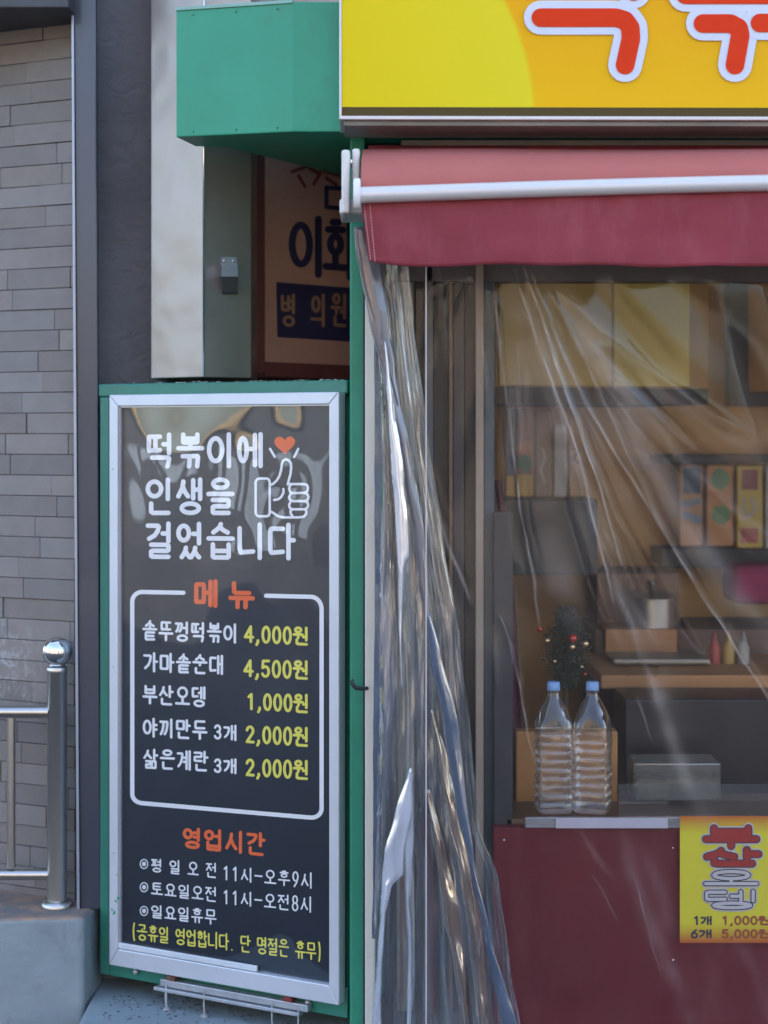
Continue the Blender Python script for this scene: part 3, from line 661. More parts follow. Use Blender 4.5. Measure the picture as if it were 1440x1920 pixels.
# --- menu board
zt_b, zb_b = zat(735, 4.0), .167
mb = thing('menu_board', 'tall black menu board in a silver aluminium frame lettered in white yellow and orange', 'menu board', BP.uz(W/2, zb_b))
fw = .029
bm = NB(); o0, o1 = -.012, .022
def fr(pts):  # mitred frame member: plan quad in u,z
    lo = [BP.uz(u, z, o0) for u, z in pts]; hi = [BP.uz(u, z, o1) for u, z in pts]
    hexa(bm, lo, hi, .0025)
UL, UR = .012, W+.005
i0, i1, j0, j1 = UL+fw*.95, UR-fw*.95, zb_b+.045, zt_b-.030
fr([(UL,zb_b),(i0,j0),(i0,j1),(UL,zt_b)]); obj('frame_side', bm, ALU, mb); bm = NB()
fr([(UR,zb_b),(UR,zt_b),(i1,j1),(i1,j0)]); obj('frame_side', bm, ALU, mb); bm = NB()
fr([(UL,zt_b),(i0,j1),(i1,j1),(UR,zt_b)]); obj('frame_top', bm, ALU, mb); bm = NB()
fr([(UL,zb_b),(UR,zb_b),(i1,j0),(i0,j0)]); fb = obj('frame_bottom', bm, ALU, mb)
for sx, sy, sr in ((221,1684,3.2),(217,1690,2.4),(214,1711,3),(210,1706,1.8),(219,1640,1.6),(213,1600,1.2),(211,880,1.5),(213,1250,1.2)):
    bm = NB(); p = [BP.px(sx+sr*(1+.4*math.sin(3*a_+sx))*math.cos(a_)*.8, sy+sr*(1.2+.5*math.cos(2*a_+sy))*math.sin(a_), .0228) for a_ in [2*math.pi*k/14 for k in range(14)]]
    bm.faces.new([bm.verts.new(q) for q in p]); bmesh.ops.recalc_face_normals(bm, faces=bm.faces); obj('paint_smudge', bm, GREEN, fb)
bm = NB(); pbox(bm, BP, i0-.002, i1+.002, j0-.002, j1+.002, -.01, .004); obj('black_panel', bm, BLACK, mb)
bm = NB(); pbox(bm, BP, i0, i0+.42, j0+.001, j0+.016, .012, .020, .002); obj('glazing_strip', bm, mat('frosted_strip', (.62,.67,.72), .35, var=.1, vscale=10), mb)
bm = NB()
for q in ((i0, i1, j1-.003, j1), (i0, i0+.003, j0, j1-.003), (i1-.003, i1, j0, j1-.003)): pbox(bm, BP, *q, .006, .014)
obj('glazing_bead', bm, mat('pale_bead', (.6,.62,.66), .3, .5, var=.05), mb)
# print
panel = [o for o in mb.children if o.name.startswith('black_panel')][0]
st = Strokes(BP, .005); text(st, '떡볶이에', 274, 496, 811, 879, 810, 878, 8.6, gap=.28); st.done('title_line', PRINT_W, panel)
st = Strokes(BP, .005); text(st, '인생을', 272, 440, 895, 966, 895, 966, 8.6, gap=.28); st.done('title_line', PRINT_W, panel)
st = Strokes(BP, .005); text(st, '걸었습니다', 272, 555, 977, 1048, 980, 1051, 8.6, gap=.28); st.done('title_line', PRINT_W, panel)
st = Strokes(BP, .005); text(st, '솥뚜껑떡볶이', 267, 446, 1162, 1201, 1169, 1207, 4.7, gap=.30); st.done('item_name', PRINT_W, panel)
st = Strokes(BP, .005); text(st, '가마솥순대', 268, 420, 1222, 1260, 1228, 1266, 4.7, gap=.30); st.done('item_name', PRINT_W, panel)
st = Strokes(BP, .005); text(st, '부산오뎅', 267, 387, 1283, 1320, 1287, 1327, 4.7, gap=.30); st.done('item_name', PRINT_W, panel)
st = Strokes(BP, .005); text(st, '야끼만두', 267, 389, 1345, 1382, 1350, 1388, 4.7, gap=.30); st.done('item_name', PRINT_W, panel)
st = Strokes(BP, .005); text(st, '삶은계란', 268, 391, 1403, 1441, 1408, 1447, 4.5, gap=.30); st.done('item_name', PRINT_W, panel)
st = Strokes(BP, .005); text(st, '3개', 400, 445, 1358, 1386, 1359, 1390, 4.3, gap=.25); st.done('item_name', PRINT_W, panel)
st = Strokes(BP, .005); text(st, '3개', 400, 445, 1422, 1449, 1422, 1452, 4.3, gap=.25); st.done('item_name', PRINT_W, panel)
st = Strokes(BP, .005); text(st, '평 일 오 전', 283, 407, 1609, 1635, 1618, 1647, 3.0, gap=.06, space=.75); st.done('hours_line', PRINT_W, panel)
st = Strokes(BP, .005); text(st, '11시-오후9시', 417, 587, 1623, 1650, 1636, 1667, 3.0, gap=.30); st.done('hours_line', PRINT_W, panel)
st = Strokes(BP, .005); text(st, '토요일오전', 283, 407, 1653, 1678, 1663, 1692, 3.0, gap=.30); st.done('hours_line', PRINT_W, panel)
st = Strokes(BP, .005); text(st, '11시-오전8시', 417, 586, 1668, 1695, 1681, 1712, 3.0, gap=.30); st.done('hours_line', PRINT_W, panel)
st = Strokes(BP, .005); text(st, '일요일휴무', 283, 406, 1696, 1721, 1705, 1735, 3.0, gap=.30); st.done('hours_line', PRINT_W, panel)
for cx, cy in ((270,1620), (270,1663.5), (270,1708)):
    st = Strokes(BP, .005); st.line(arc(cx, cy, 7, 8.5, 90, 450, 24), 2.0); st.line(arc(cx, cy, 2.4, 3, 90, 450, 12), 2.6); st.disc((cx, cy), 2.8); st.done('bullet', PRINT_W, panel)
st = Strokes(BP, .005)
# thumb sign
q = lambda pts, wd=4.6: st.line(pts, wd)
def zz(pts): return [(180+x/2.88, 700+y/2.88) for x, y in pts]
q(zz([(878,568),(868,574),(862,586),(862,755),(868,767),(880,772),(922,772),(933,767),(938,755),(938,586),(933,574),(922,568),(878,568)]))
q(zz([(940,603),(955,598),(975,580),(990,555),(1000,520),(1003,490),(1010,472),(1025,464),(1042,470),(1052,485),(1054,510),(1050,545),(1040,580),(1036,600)]))
q(zz([(1045,598),(1125,598),(1140,604),(1145,618),(1142,636),(1128,645),(1060,647),(1048,640),(1043,622),(1048,604),(1060,598)]))
q(zz([(1125,645),(1142,652),(1148,668),(1142,684),(1128,690),(1060,690),(1047,682),(1043,668),(1050,652),(1062,647)]))
q(zz([(1128,690),(1143,698),(1146,712),(1140,728),(1125,734),(1060,734),(1047,728),(1043,712),(1048,698)]))
q(zz([(1125,734),(1136,742),(1134,760),(1122,774),(1095,778),(1010,778),(980,770),(960,755),(940,745)]))
q(zz([(1060,734),(1050,744),(1052,758),(1062,772)]))
q(zz([(1012,625),(1012,645),(1000,668),(984,680),(962,684)]))
q(zz([(940,408),(965,450)])); q(zz([(1092,408),(1070,452)]))
st.done('thumb_drawing', PRINT_W, panel)
st = Strokes(BP, .005)
st.line([(344,1111.5),(268,1110)]+arc(266,1128,18,18,90,180,8)+[(248,1140),(248,1488)]+arc(268,1489,20,17,180,268,8)+[(290,1508),(570,1532)]+arc(585,1516,18,17,268,360,8)+[(603,1500),(603,1145)]+arc(583,1142,20,23,0,88,8)+[(580,1119),(499,1117)], 8)
st.done('menu_border', PRINT_W, panel)
st = Strokes(BP, .005); text(st, '4,000원', 457, 580, 1172, 1205, 1175, 1211, 5.2, gap=.2); st.done('price', PRINT_Y, panel)
st = Strokes(BP, .005); text(st, '4,500원', 456, 580, 1236, 1269, 1238, 1275, 5.2, gap=.2); st.done('price', PRINT_Y, panel)
st = Strokes(BP, .005); text(st, '1,000원', 461, 580, 1299, 1331, 1301, 1338, 5.2, gap=.2); st.done('price', PRINT_Y, panel)
st = Strokes(BP, .005); text(st, '2,000원', 459, 580, 1360, 1393, 1363, 1401, 5.2, gap=.2); st.done('price', PRINT_Y, panel)
st = Strokes(BP, .005); text(st, '2,000원', 459, 580, 1422, 1455, 1425, 1463, 5.2, gap=.2); st.done('price', PRINT_Y, panel)
st = Strokes(BP, .005); text(st, '(공휴일 영업합니다. 단 명절은 휴무)', 248, 602, 1731, 1762, 1768, 1802, 3.1, gap=.22); st.done('holiday_note', PRINT_Y, panel)
st = Strokes(BP, .005); text(st, '메', 363, 411, 1086, 1140, 1086, 1140, 8.5); text(st, '뉴', 428, 478, 1088, 1142, 1089, 1143, 8.5); st.done('menu_heading', PRINT_O, panel)
st = Strokes(BP, .005); text(st, '영업시간', 342, 498, 1550, 1590, 1561, 1606, 6.0, gap=.30); st.done('hours_heading', PRINT_O, panel)
st = Strokes(BP, .005)
hp = []
for i in range(40):
    a = 2*math.pi*i/40; hx = 16*math.sin(a)**3; hy = 13*math.cos(a)-5*math.cos(2*a)-2*math.cos(3*a)-math.cos(4*a)
    hp.append((534+hx*1.22, 833-hy*1.22))
st.poly(hp)
st.done('heart', PRINT_O, panel)
# clear wavy acrylic cover sheet
bm = NB(); rows = []
NU, NZ = 90, 190
for j in range(NZ+1):
    z = j0+(j1-j0)*j/NZ; r = []
    for i in range(NU+1):
        u = i0+(i1-i0)*i/NU; e = min(i, NU-i)/NU*2; ez = min(j, NZ-j)/NZ*2
        edge = min(1, e*3)*min(1, ez*6)
        w_ = noise.noise(Vector((u*4.2, z*2.8, 2.3)))*.0080+noise.noise(Vector((u*9+3, z*6, 7.3)))*.0052+noise.noise(Vector((u*16+3, z*11, 4.3)))*.0022*math.exp(-((u-.5)/.2)**2-((z-1.3)/.25)**2)
        r.append(BP.uz(u, z, .0095+w_*edge*.55+.002*edge))
    rows.append(r)
grid(bm, rows)
ACR = film('clear_acrylic', gloss=.038, edge=.6, rough=.012, tint=(.995,.995,.995), haze=.0, blend=.25)
obj('cover_sheet', bm, ACR, mb, True)
# rail, clips and feet under the board
hw = thing('board_hanger', 'scuffed aluminium rail with rusty clips and thin legs under the menu board', 'bracket', BP.uz(W*.55, .08))
RUST = mat('rusty_metal', (.16,.07,.05), .8, var=.4, vscale=30); GAL = mat('galvanised', (.48,.50,.53), .45, .6, var=.15, vscale=20, dirt=.3)
bm = NB(); pbox(bm, BP, .165, .60, .132, .150, -.01, .012, .002); pbox(bm, BP, .15, .58, .121, .130, -.005, .02, .0015); obj('rail', bm, GAL, hw)
for u in (.20, .545):
    bm = NB(); pbox(bm, BP, u-.012, u+.012, .1505, .164, -.008, .016, .002); obj('clip', bm, RUST if u < .3 else mat('red_clip', (.2,.03,.03), .6, var=.2), hw)
for u in (.185, .30, .50, .575):
    bm = NB(); tube(bm, [BP.uz(u,.14,.012), BP.uz(u,.10,.014), BP.uz(u+.003,.075,.014)], .004 if u < .2 else .0025, 10); 
    lathe(bm, [(.011,0),(.011,.004),(.006,.008)], BP.uz(u+.003,.0755,.014), 12); obj('leg', bm, GAL, hw, True)
for u in (.075, .59):
    bm = NB(); bmesh.ops.create_uvsphere(bm, u_segments=12, v_segments=8, radius=.008, matrix=Matrix.Translation(BP.uz(u,.15,-.008))); obj('bolt', bm, GAL, hw, True)

grit = NB(); rg = random.Random(11)
for i in range(420):
    y_ = 4.33-abs(rg.gauss(0,.14)); x_ = rg.uniform(-.72, -.02); s_ = rg.uniform(.001,.0035)
    bmesh.ops.create_icosphere(grit, subdivisions=1, radius=s_, matrix=Matrix.Translation((x_, min(y_,4.5), .075+s_*.4)) @ Matrix.Diagonal((rg.uniform(.7,1.8), 1, .6, 1)))
prop(obj('grit', grit, mat('grit', (.12,.115,.11), .9, var=.5, vscale=60)), 'dark grit and crumbs swept against the foot of the green cabinet', 'grit', kind='stuff')
# --- cream door post strip
bm = NB(); box(bm, xat(684.5,3.93), xat(703.5,3.93), 3.93, 4.0, .02, 2.2, .003)
cps = thing('cream_post', 'narrow cream plastic door post beside the green cabinet post', 'post', (xat(694,3.95), 3.96, .02)); obj('strip', bm, CREAM, cps)
bm = NB(); box(bm, xat(681,3.955), xat(684,3.955), 3.955, 4.0, .02, 2.2); obj('gap_strip', bm, mat('dark_gap', (.02,.02,.04), .6, var=.2), cps)  # dark strip standing in for the gap between the posts
bm = NB(); tube(bm, [at(690,1290,3.93), at(680,1291,3.925), at(668,1290,3.92), at(661,1283,3.92), at(659,1277,3.92), at(663,1274,3.92)], .0045, 10, rr=[.004,.005,.0055,.005,.004,.003])
prop(obj('hook', bm, mat('black_plastic', (.03,.035,.045), .4, var=.2), None, True), 'small black hook sticking out of the cream post at mid height', 'hook')

# ================================================================== SHOP INTERIOR
OCHRE = mat('ochre_wall', (.66,.38,.13), .7, var=.08, vscale=2)
room = thing('shop_room', 'ochre inner walls of the little shop behind the clear curtain', 'room', (1, 5.6, .1))
bm = NB(); box(bm, .05, 3.2, 5.75, 5.9, .08, 2.6); obj('back_wall', bm, OCHRE, room)
bm = NB(); box(bm, -.05, .1, 4.5, 5.75, .08, 2.6); obj('side_wall', bm, mat('brown_side_wall', (.10,.06,.045), .8, var=.2), room)
bm = NB(); box(bm, 3.1, 3.2, 4.05, 5.75, .08, 2.6); obj('end_wall', bm, OCHRE, room)
bm = NB(); box(bm, -.05, 3.2, 4.2, 5.75, 2.245, 2.3); obj('ceiling', bm, mat('pale_ceiling', (.6,.55,.48), .8, var=.05), room)
bm = NB(); box(bm, -.05, 3.2, 4.05, 5.75, .076, .09); obj('inner_floor', bm, mat('brown_floor', (.12,.08,.06), .6, var=.2), room)

MD = mat('maroon_panel', (.135,.014,.022), .5, var=.14, vscale=2.5, bump=.03, dirt=.25, dcol=(.06,.02,.02), spec=.3)
streaks(MD, .5, (.20,.06,.06), (3,3,.8), .52, .78)
YC = 4.06
ct = thing('counter_front', 'plain maroon counter front panel under the serving hatch', 'counter', (xat(1200,YC), YC, .08))
bm = NB(); box(bm, xat(925,YC), 3.1, YC, YC+.04, .08, zat(1552,YC), .003); obj('panel', bm, MD, ct)
for px_, py_ in ((945,1575),(945,1800),(1262,1800),(1262,1590)):
    bm = NB(); bmesh.ops.create_uvsphere(bm, u_segments=10, v_segments=6, radius=.003, matrix=Matrix.Translation(at(px_, py_, YC))); obj('screw', bm, CHROME, ct, True)
bm = NB(); box(bm, xat(952,YC), 3.1, YC+.04, YC+.34, zat(1552,YC)-.03, zat(1534,YC)-.012, .002); obj('worktop', bm, mat('brown_worktop', (.16,.085,.05), .5, var=.15), ct)
bm = NB(); box(bm, xat(985,YC-.01), xat(1277,YC-.01), YC-.012, YC, zat(1550,YC), zat(1531,YC), .0015); obj('clear_edge', bm, film('clear_edge_plastic', .15, .5, .15, (.85,.86,.88), .25), ct)
bm = NB(); box(bm, xat(1042,YC-.016), xat(1252,YC-.016), YC-.018, YC-.0125, zat(1550,YC), zat(1531,YC), .001); obj('white_edge_strip', bm, mat('lilac_white_plastic', (.50,.49,.58), .4, var=.05), ct)

# sliding door leaves stacked at the left of the hatch
sdw = thing('sliding_door', 'stack of dark aluminium door leaves behind the gathered curtain', 'door', (xat(840,4.3), 4.3, .09))
def stile(x0, x1, Y, col, nm='stile', d=.03, r=.4, z0=.09, z1=2.24):
    bm = NB(); box(bm, xat(x0,Y), xat(x1,Y), Y, Y+d, z0, z1, .002); obj(nm, bm, mat('stile_paint', col, r, var=.15, vscale=4), sdw)
stile(744, 777, 4.16, (.34,.31,.25)); stile(777, 795, 4.18, (.03,.03,.035)); stile(795, 812, 4.14, (.11,.12,.15)); stile(812, 842, 4.20, (.035,.033,.036))
stile(842, 849, 4.15, (.19,.12,.08)); stile(849, 871, 4.18, (.05,.058,.075)); stile(871, 892, 4.20, (.03,.032,.04)); stile(892, 907, 4.12, (.36,.29,.24)); stile(907, 927, 4.15, (.055,.10,.14))
stile(704, 744, 4.22, (.04,.045,.05))
bm = NB(); box(bm, xat(704,4.14), 3.1, 4.14, 4.2, zat(528,4.14), 2.24, .002); obj('head_rail', bm, mat('grey_head_rail', (.13,.12,.12), .5, var=.15), sdw)
bm = NB(); box(bm, xat(925,4.10), xat(962,4.10), 4.10, 4.13, .09, zat(960,4.1), .004); obj('lower_stile', bm, mat('dark_stile', (.025,.028,.036), .5, var=.2), sdw)

def simple_box(name, label, cat, px0, px1, py0, py1, Y, d, m, bev=.004, group=None):
    bm = NB(); box(bm, xat(px0,Y), xat(px1,Y), Y, Y+d, zat(py1,Y), zat(py0,Y), bev); return prop(obj(name, bm, m), label, cat, group)
# yellow wall cupboard with dark underside
YW = 5.0
wc = thing('wall_cupboard', 'yellow wall cupboard hung high in the shop with a dark underside', 'cupboard', at(1120,735,YW))
WP = Plane((xat(928,4.9),4.9), (xat(1328,5.12),5.12)); z0 = zat(725,4.9)
bm = NB(); pbox(bm, WP, 0, WP.w, z0, 2.24, -.55, 0, .004); obj('carcass', bm, mat('ochre_carcass', (.44,.26,.08), .6, var=.1), wc)
bm = NB(); pbox(bm, WP, WP.w*.54, WP.w*.90, z0+.005, 2.2, .001, .012, .002); obj('door_panel', bm, mat('yellow_door', (.72,.58,.12), .5, var=.08), wc)
bm = NB(); pbox(bm, WP, .01, WP.w*.53, z0+.005, 2.2, .001, .010, .002); obj('door_panel', bm, mat('ochre_door', (.66,.48,.13), .5, var=.1), wc)
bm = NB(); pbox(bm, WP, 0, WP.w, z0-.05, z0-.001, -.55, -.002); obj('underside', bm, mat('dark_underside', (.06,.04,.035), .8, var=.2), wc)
# picture frame
PF = thing('picture_frame', 'dark wooden frame on the ochre wall at the right edge', 'picture frame', at(1420,760,5.7))
bm = NB()
for q in ((1366,1404,500,762), (1404,1650,735,762), (1620,1650,500,735)): box(bm, xat(q[0],5.68), xat(q[1],5.68), 5.68, 5.74, zat(q[3],5.68), zat(q[2],5.68), .004)
obj('frame', bm, mat('dark_wood', (.045,.03,.03), .5, var=.3), PF)
bm = NB(); box(bm, xat(1404,5.71), xat(1620,5.71), 5.71, 5.745, zat(735,5.71), zat(500,5.71)); obj('picture', bm, mat('amber_picture', (.48,.24,.05), .5, var=.25, vscale=5), PF)

# food packets in two rows
def packet(px0, px1, py0, py1, Y, base, marks, label):
    t = thing('food_packet', label, 'packet', (xat((px0+px1)/2,Y), Y+.03, zat(py1,Y)), 'food packets standing on the shelves')
    bm = NB(); box(bm, xat(px0,Y), xat(px1,Y), Y, Y+.05, zat(py1,Y), zat(py0,Y), .004); obj('pack', bm, mat('packet_card', base, .5, var=.1, vscale=12), t)
    P = Plane((xat(px0,Y), Y), (xat(px1,Y), Y))
    for c, shp in marks:
        st = Strokes(P, .002)
        for s in shp:
            if s[0] == 'd': st.disc(s[1], s[2], s[3])
            elif s[0] == 'r': st.poly([(s[1],s[2]),(s[3],s[2]),(s[3],s[4]),(s[1],s[4])])
            else: st.line(s[1], s[2])
        st.off += .0
        st.done('print', mat('packet_print', c, .5, var=.1), t)
Y1 = 5.25
ORG = (.50,.17,.05); BLU = (.03,.07,.14); GRN = (.04,.14,.06)
packet(948, 966, 765, 932, Y1, (.10,.11,.13), [(BLU, [('d',(957,872),8,18)]), ((.55,.30,.05), [('r',950,892,964,930)])], 'slim blue grey packet, leftmost on the upper shelf')
packet(969, 999, 765, 932, Y1, (.28,.13,.07), [(GRN, [('d',(984,868),13,16)]), (ORG, [('d',(984,840),13,14)]), ((.55,.33,.05), [('r',970,890,998,930)])], 'brown packet with orange and green dots and yellow base on the upper shelf')
packet(1004, 1033, 768, 932, Y1, (.22,.13,.09), [((.5,.47,.38), [('l',[(1018,842),(1022,860),(1014,880),(1020,905)],5)])], 'brown packet with pale column of print on the upper shelf')
packet(1038, 1063, 795, 932, Y1, (.45,.43,.42), [((.6,.58,.56), [('r',1042,800,1060,812)])], 'plain pale packet on the upper shelf')
packet(1067, 1092, 780, 932, Y1, (.42,.24,.10), [((.2,.06,.06), [('l',[(1073,840),(1085,845),(1075,860),(1086,868)],4)])], 'tan packet with maroon scribble, rightmost on the upper shelf')
simple_box('dark_box', 'square black appliance under the upper row of packets', 'appliance', 940, 1120, 937, 1078, 5.2, .35, mat('charcoal_box', (.022,.022,.027), .55, var=.2))
Y2 = 5.55
sh = thing('shelf_unit', 'dark open shelf holding three colourful packets at the right edge', 'shelf', at(1400,1060,Y2))
for q in ((852,868),(1028,1062)):
    bm = NB(); box(bm, xat(1235,Y2), xat(1640,Y2), Y2-.05, 5.74, zat(q[1],Y2), zat(q[0],Y2), .003); obj('board', bm, mat('shelf_wood', (.03,.026,.026), .6, var=.2), sh)
packet(1274, 1318, 872, 1024, Y2, (.42,.22,.10), [((.05,.09,.15), [('r',1281,876,1314,925)]), ((.16,.20,.26), [('l',[(1284,945),(1310,940)],12),('l',[(1284,965),(1310,975)],14)]), ((.5,.25,.12),[('r',1276,985,1316,1022)])], 'orange packet with blue patches, left on the lower shelf')
packet(1325, 1375, 872, 1024, Y2, (.52,.24,.08), [((.14,.26,.12), [('d',(1350,898),18,20), ('d',(1352,965),18,18)])], 'orange packet with two green circles on the lower shelf')
packet(1382, 1430, 874, 1028, Y2, (.55,.40,.07), [((.22,.04,.06), [('r',1391,880,1421,918)]), ((.42,.40,.38), [('l',[(1395,935),(1395,975)],5),('l',[(1410,935),(1416,955),(1404,970)],5)]), ((.4,.10,.08), [('r',1390,990,1422,1018)])], 'yellow packet with maroon square on the lower shelf')
packet(1436, 1480, 874, 1028, Y2, (.48,.46,.44), [((.3,.1,.08), [('r',1442,880,1470,900)])], 'pale packet at the right end of the lower shelf')

# wooden table with clutter
tb = thing('wooden_table', 'wooden inner table with thick honey coloured front edge', 'table', at(1280,1292,4.75))
WOOD = mat('honey_wood', (.42,.20,.075), .5, var=.2, vscale=5, stretch=(.3,4,4))
bm = NB(); box(bm, xat(1126,4.7), 3.0, 4.7, 5.5, zat(1292,4.7), zat(1266,4.7), .004); obj('tabletop', bm, WOOD, tb)
bm = NB(); box(bm, xat(1150,4.8), 2.9, 4.82, 4.85, .09, zat(1292,4.7)-.002, .003); obj('modesty_panel', bm, mat('near_black_panel', (.02,.018,.022), .6, var=.2), tb)
tr = thing('steel_tray', 'shallow grey steel tray lying on the wooden table', 'tray', at(1200,1262,4.9))
bm = NB(); box(bm, xat(1150,4.9), xat(1330,4.9), 4.88, 5.15, zat(1260,4.74), zat(1240,4.88), .004); obj('pan', bm, mat('dull_tray', (.28,.27,.22), .4, .4, var=.2), tr)
bm = NB(); box(bm, xat(1150,4.87), xat(1330,4.87), 4.862, 4.876, zat(1243,4.87), zat(1236,4.87), .002); obj('rim', bm, mat('dull_rim', (.35,.33,.28), .4, .4, var=.2), tr)
simple_box('wooden_crate', 'open honey coloured crate at the back of the wooden table', 'crate', 1135, 1270, 1180, 1232, 5.1, .25, WOOD)
simple_box('brown_carton', 'dull brown carton behind the wooden table under the packets', 'carton', 1120, 1275, 1075, 1175, 5.3, .3, mat('brown_card', (.20,.11,.065), .7, var=.25, vscale=8))
bm = NB(); box(bm, xat(1375,5.2), xat(1520,5.2), 5.2, 5.4, zat(1135,5.2), zat(1062,5.2), .03, 4)
prop(obj('cushion', bm, mat('magenta_cloth', (.30,.035,.10), .85, var=.15, vscale=12), None, True), 'magenta cloth bundle at the right edge above the table', 'cloth bundle')
bm = NB(); box(bm, xat(1120,5.1), 2.9, 5.15, 5.5, .09, zat(1180,5.15), .003)
prop(obj('cabinet', bm, mat('brown_cabinet', (.13,.07,.045), .6, var=.25, vscale=6)), 'brown base cabinet at the back of the shop', 'cabinet')
# orange carton behind the bottles
simple_box('orange_carton', 'orange carton standing behind the two water bottles', 'carton', 968, 1158, 1372, 1530, 4.30, .06, mat('orange_card', (.46,.22,.07), .6, var=.12, vscale=6), .003)
simple_box('black_cooker', 'black cooker housing on the counter right of the bottles', 'cooker', 1172, 1520, 1312, 1530, 4.45, .22, mat('black_enamel', (.02,.018,.02), .35, var=.2))
tp = thing('food_container', 'clear plastic food container with dull contents before the black cooker', 'container', at(1270,1505,4.25))
bm = NB(); box(bm, xat(1188,4.22), xat(1352,4.22), 4.22, 4.34, zat(1502,4.22), zat(1430,4.22), .006, 3); obj('tub', bm, film('tub_plastic', .10, .45, .12, (.80,.82,.78), .16, (.5,.48,.42)), tp)
bm = NB(); box(bm, xat(1193,4.23), xat(1347,4.23), 4.23, 4.33, zat(1501,4.23), zat(1462,4.23), .008, 3)
for v in bm.verts: v.co.z += .004*noise.noise(v.co*60)
obj('contents', bm, mat('dull_food', (.16,.14,.11), .7, var=.5, vscale=30), tp)
bm = NB(); box(bm, xat(1160,4.13), 2.9, 4.13, 4.134, zat(1533,4.13), zat(1470,4.13)); prop(obj('splash_guard', bm, film('guard_glass', .05, .5, .02, (.93,.95,.94), .03)), 'low clear glass guard standing along the counter edge', 'glass guard')
DULL = mat('dull_steel', (.40,.39,.37), .35, .8, var=.15)
def pot(px, py, Y, rpx, hpx, label):
    k = Y/F; t = thing('cooking_pot', label, 'pot', at(px, py, Y)); R_ = rpx*k; H_ = hpx*k
    bm = NB(); lathe(bm, [(R_*.9,0),(R_,.008),(R_,H_),(R_*1.05,H_+.003)], at(px,py,Y), 32); obj('pan', bm, DULL, t, True)
    bm = NB(); lathe(bm, [(R_*1.04,0),(R_*.8,.012),(R_*.2,.022)], at(px,py,Y)+Vector((0,0,H_+.0035)), 32); lid = obj('lid', bm, DULL, t, True)
    bm = NB(); lathe(bm, [(.008,0),(.006,.012),(.015,.016),(.013,.026)], at(px,py,Y)+Vector((0,0,H_+.026)), 16); obj('knob', bm, mat('black_knob', (.02,.02,.02), .4, var=.1), lid, True)
pot(1222, 1178, 5.2, 46, 58, 'dull steel cooking pot with a lid on the wooden crate')
for px, col, lab in ((1340,(.35,.05,.03),'red'), (1366,(.45,.30,.08),'mustard'), (1394,(.30,.30,.28),'grey')):
    k = 4.95/F; t = thing('sauce_bottle', lab+' squeeze bottle standing on the wooden table', 'sauce bottle', at(px,1262,4.95), 'sauce bottles on the table')
    b0 = at(px, 1258, 4.95)
    bm = NB(); lathe(bm, [(10*k,0),(11*k,.006),(11*k,44*k),(6*k,56*k)], b0, 20); obj('body', bm, mat('sauce_plastic', col, .45, var=.1), t, True)
    bm = NB(); lathe(bm, [(6.5*k,0),(6*k,5*k),(1.5*k,18*k)], b0+Vector((0,0,56.2*k)), 16); obj('nozzle', bm, mat('nozzle_plastic', tuple(c*.7 for c in col), .45, var=.1), t, True)
# maroon and orange cloth by the door
def strip_cloth(name, label, cat, top, bot, w0, w1, Y, m, amp=.01):
    bm = NB(); rows = []
    for j in range(25):
        t = j/24; c = (top[0]+(bot[0]-top[0])*t+6*math.sin(t*5), top[1]+(bot[1]-top[1])*t); wd = w0+(w1-w0)*t; r = []
        for i in range(13):
            s = i/12-.5; r.append(at(c[0]+s*wd, c[1], Y+amp*math.sin(s*16+t*3)))
        rows.append(r)
    grid(bm, rows); o = obj(name, bm, m); mo = o.modifiers.new('t','SOLIDIFY'); mo.thickness = .003; return prop(o, label, cat)
strip_cloth('hanging_apron', 'maroon apron hanging inside beside the door leaves', 'apron', (926,900), (962,1500), 26, 70, 4.35, mat('apron_cloth', (.10,.025,.045), .9, var=.2))
strip_cloth('hanging_towel', 'orange towel hanging beside the maroon apron', 'towel', (905,960), (938,1330), 16, 30, 4.28, mat('towel_cloth', (.38,.14,.06), .9, var=.2))

# christmas ornament bush on the counter
ob = thing('ornament_tree', 'small dark tinsel christmas tree with red and gold baubles behind the bottles', 'christmas tree', at(1060,1372,4.36))
bm = NB(); tube(bm, [at(1060,1372,4.36), at(1060,1150,4.36)], .006, 8, rr=[.008,.003]); obj('stem', bm, mat('dark_stem', (.05,.035,.02), .8, var=.2), ob)
bm = NB(); rnd = random.Random(3)
for i in range(3600):
    t = rnd.random(); rad = (.6+.55*noise.noise(Vector((t*7, i%7, 2))))*(.030+.052*math.sin(min(1, t*1.05)*math.pi)**.7)*rnd.random()**.5
    a = rnd.random()*2*math.pi; c = at(1062, 1290-150*t, 4.36)+Vector((rad*math.cos(a), rad*math.sin(a)*.6, 0))
    d = Vector((rnd.uniform(-1,1), rnd.uniform(-1,1), rnd.uniform(-.4,1))).normalized(); s = d.orthogonal().normalized()*.0016; L = rnd.uniform(.010,.022)
    bm.faces.new([bm.verts.new(c-s), bm.verts.new(c+s), bm.verts.new(c+d*L)])
obj('needles', bm, mat('dark_needles', (.035,.05,.035), .6, var=.4, vscale=40), ob)
GOLD = mat('gold_bauble', (.75,.55,.32), .15, .8, var=.05); REDB = mat('red_bauble', (.5,.01,.01), .15, 0, coat=.8, var=.05)
for px, py, r, m in ((1026,1201,5.5,GOLD),(1074,1197,8,REDB),(1073,1213,6,GOLD),(1098,1207,6.5,GOLD),(1097,1264,3,REDB),(1091,1250,3,GOLD),(1012,1180,5,REDB),(1040,1240,4,GOLD)):
    bm = NB(); bmesh.ops.create_uvsphere(bm, u_segments=20, v_segments=14, radius=r/F*4.29); bmesh.ops.translate(bm, verts=bm.verts, vec=at(px,py,4.29)); obj('bauble', bm, m, ob, True)

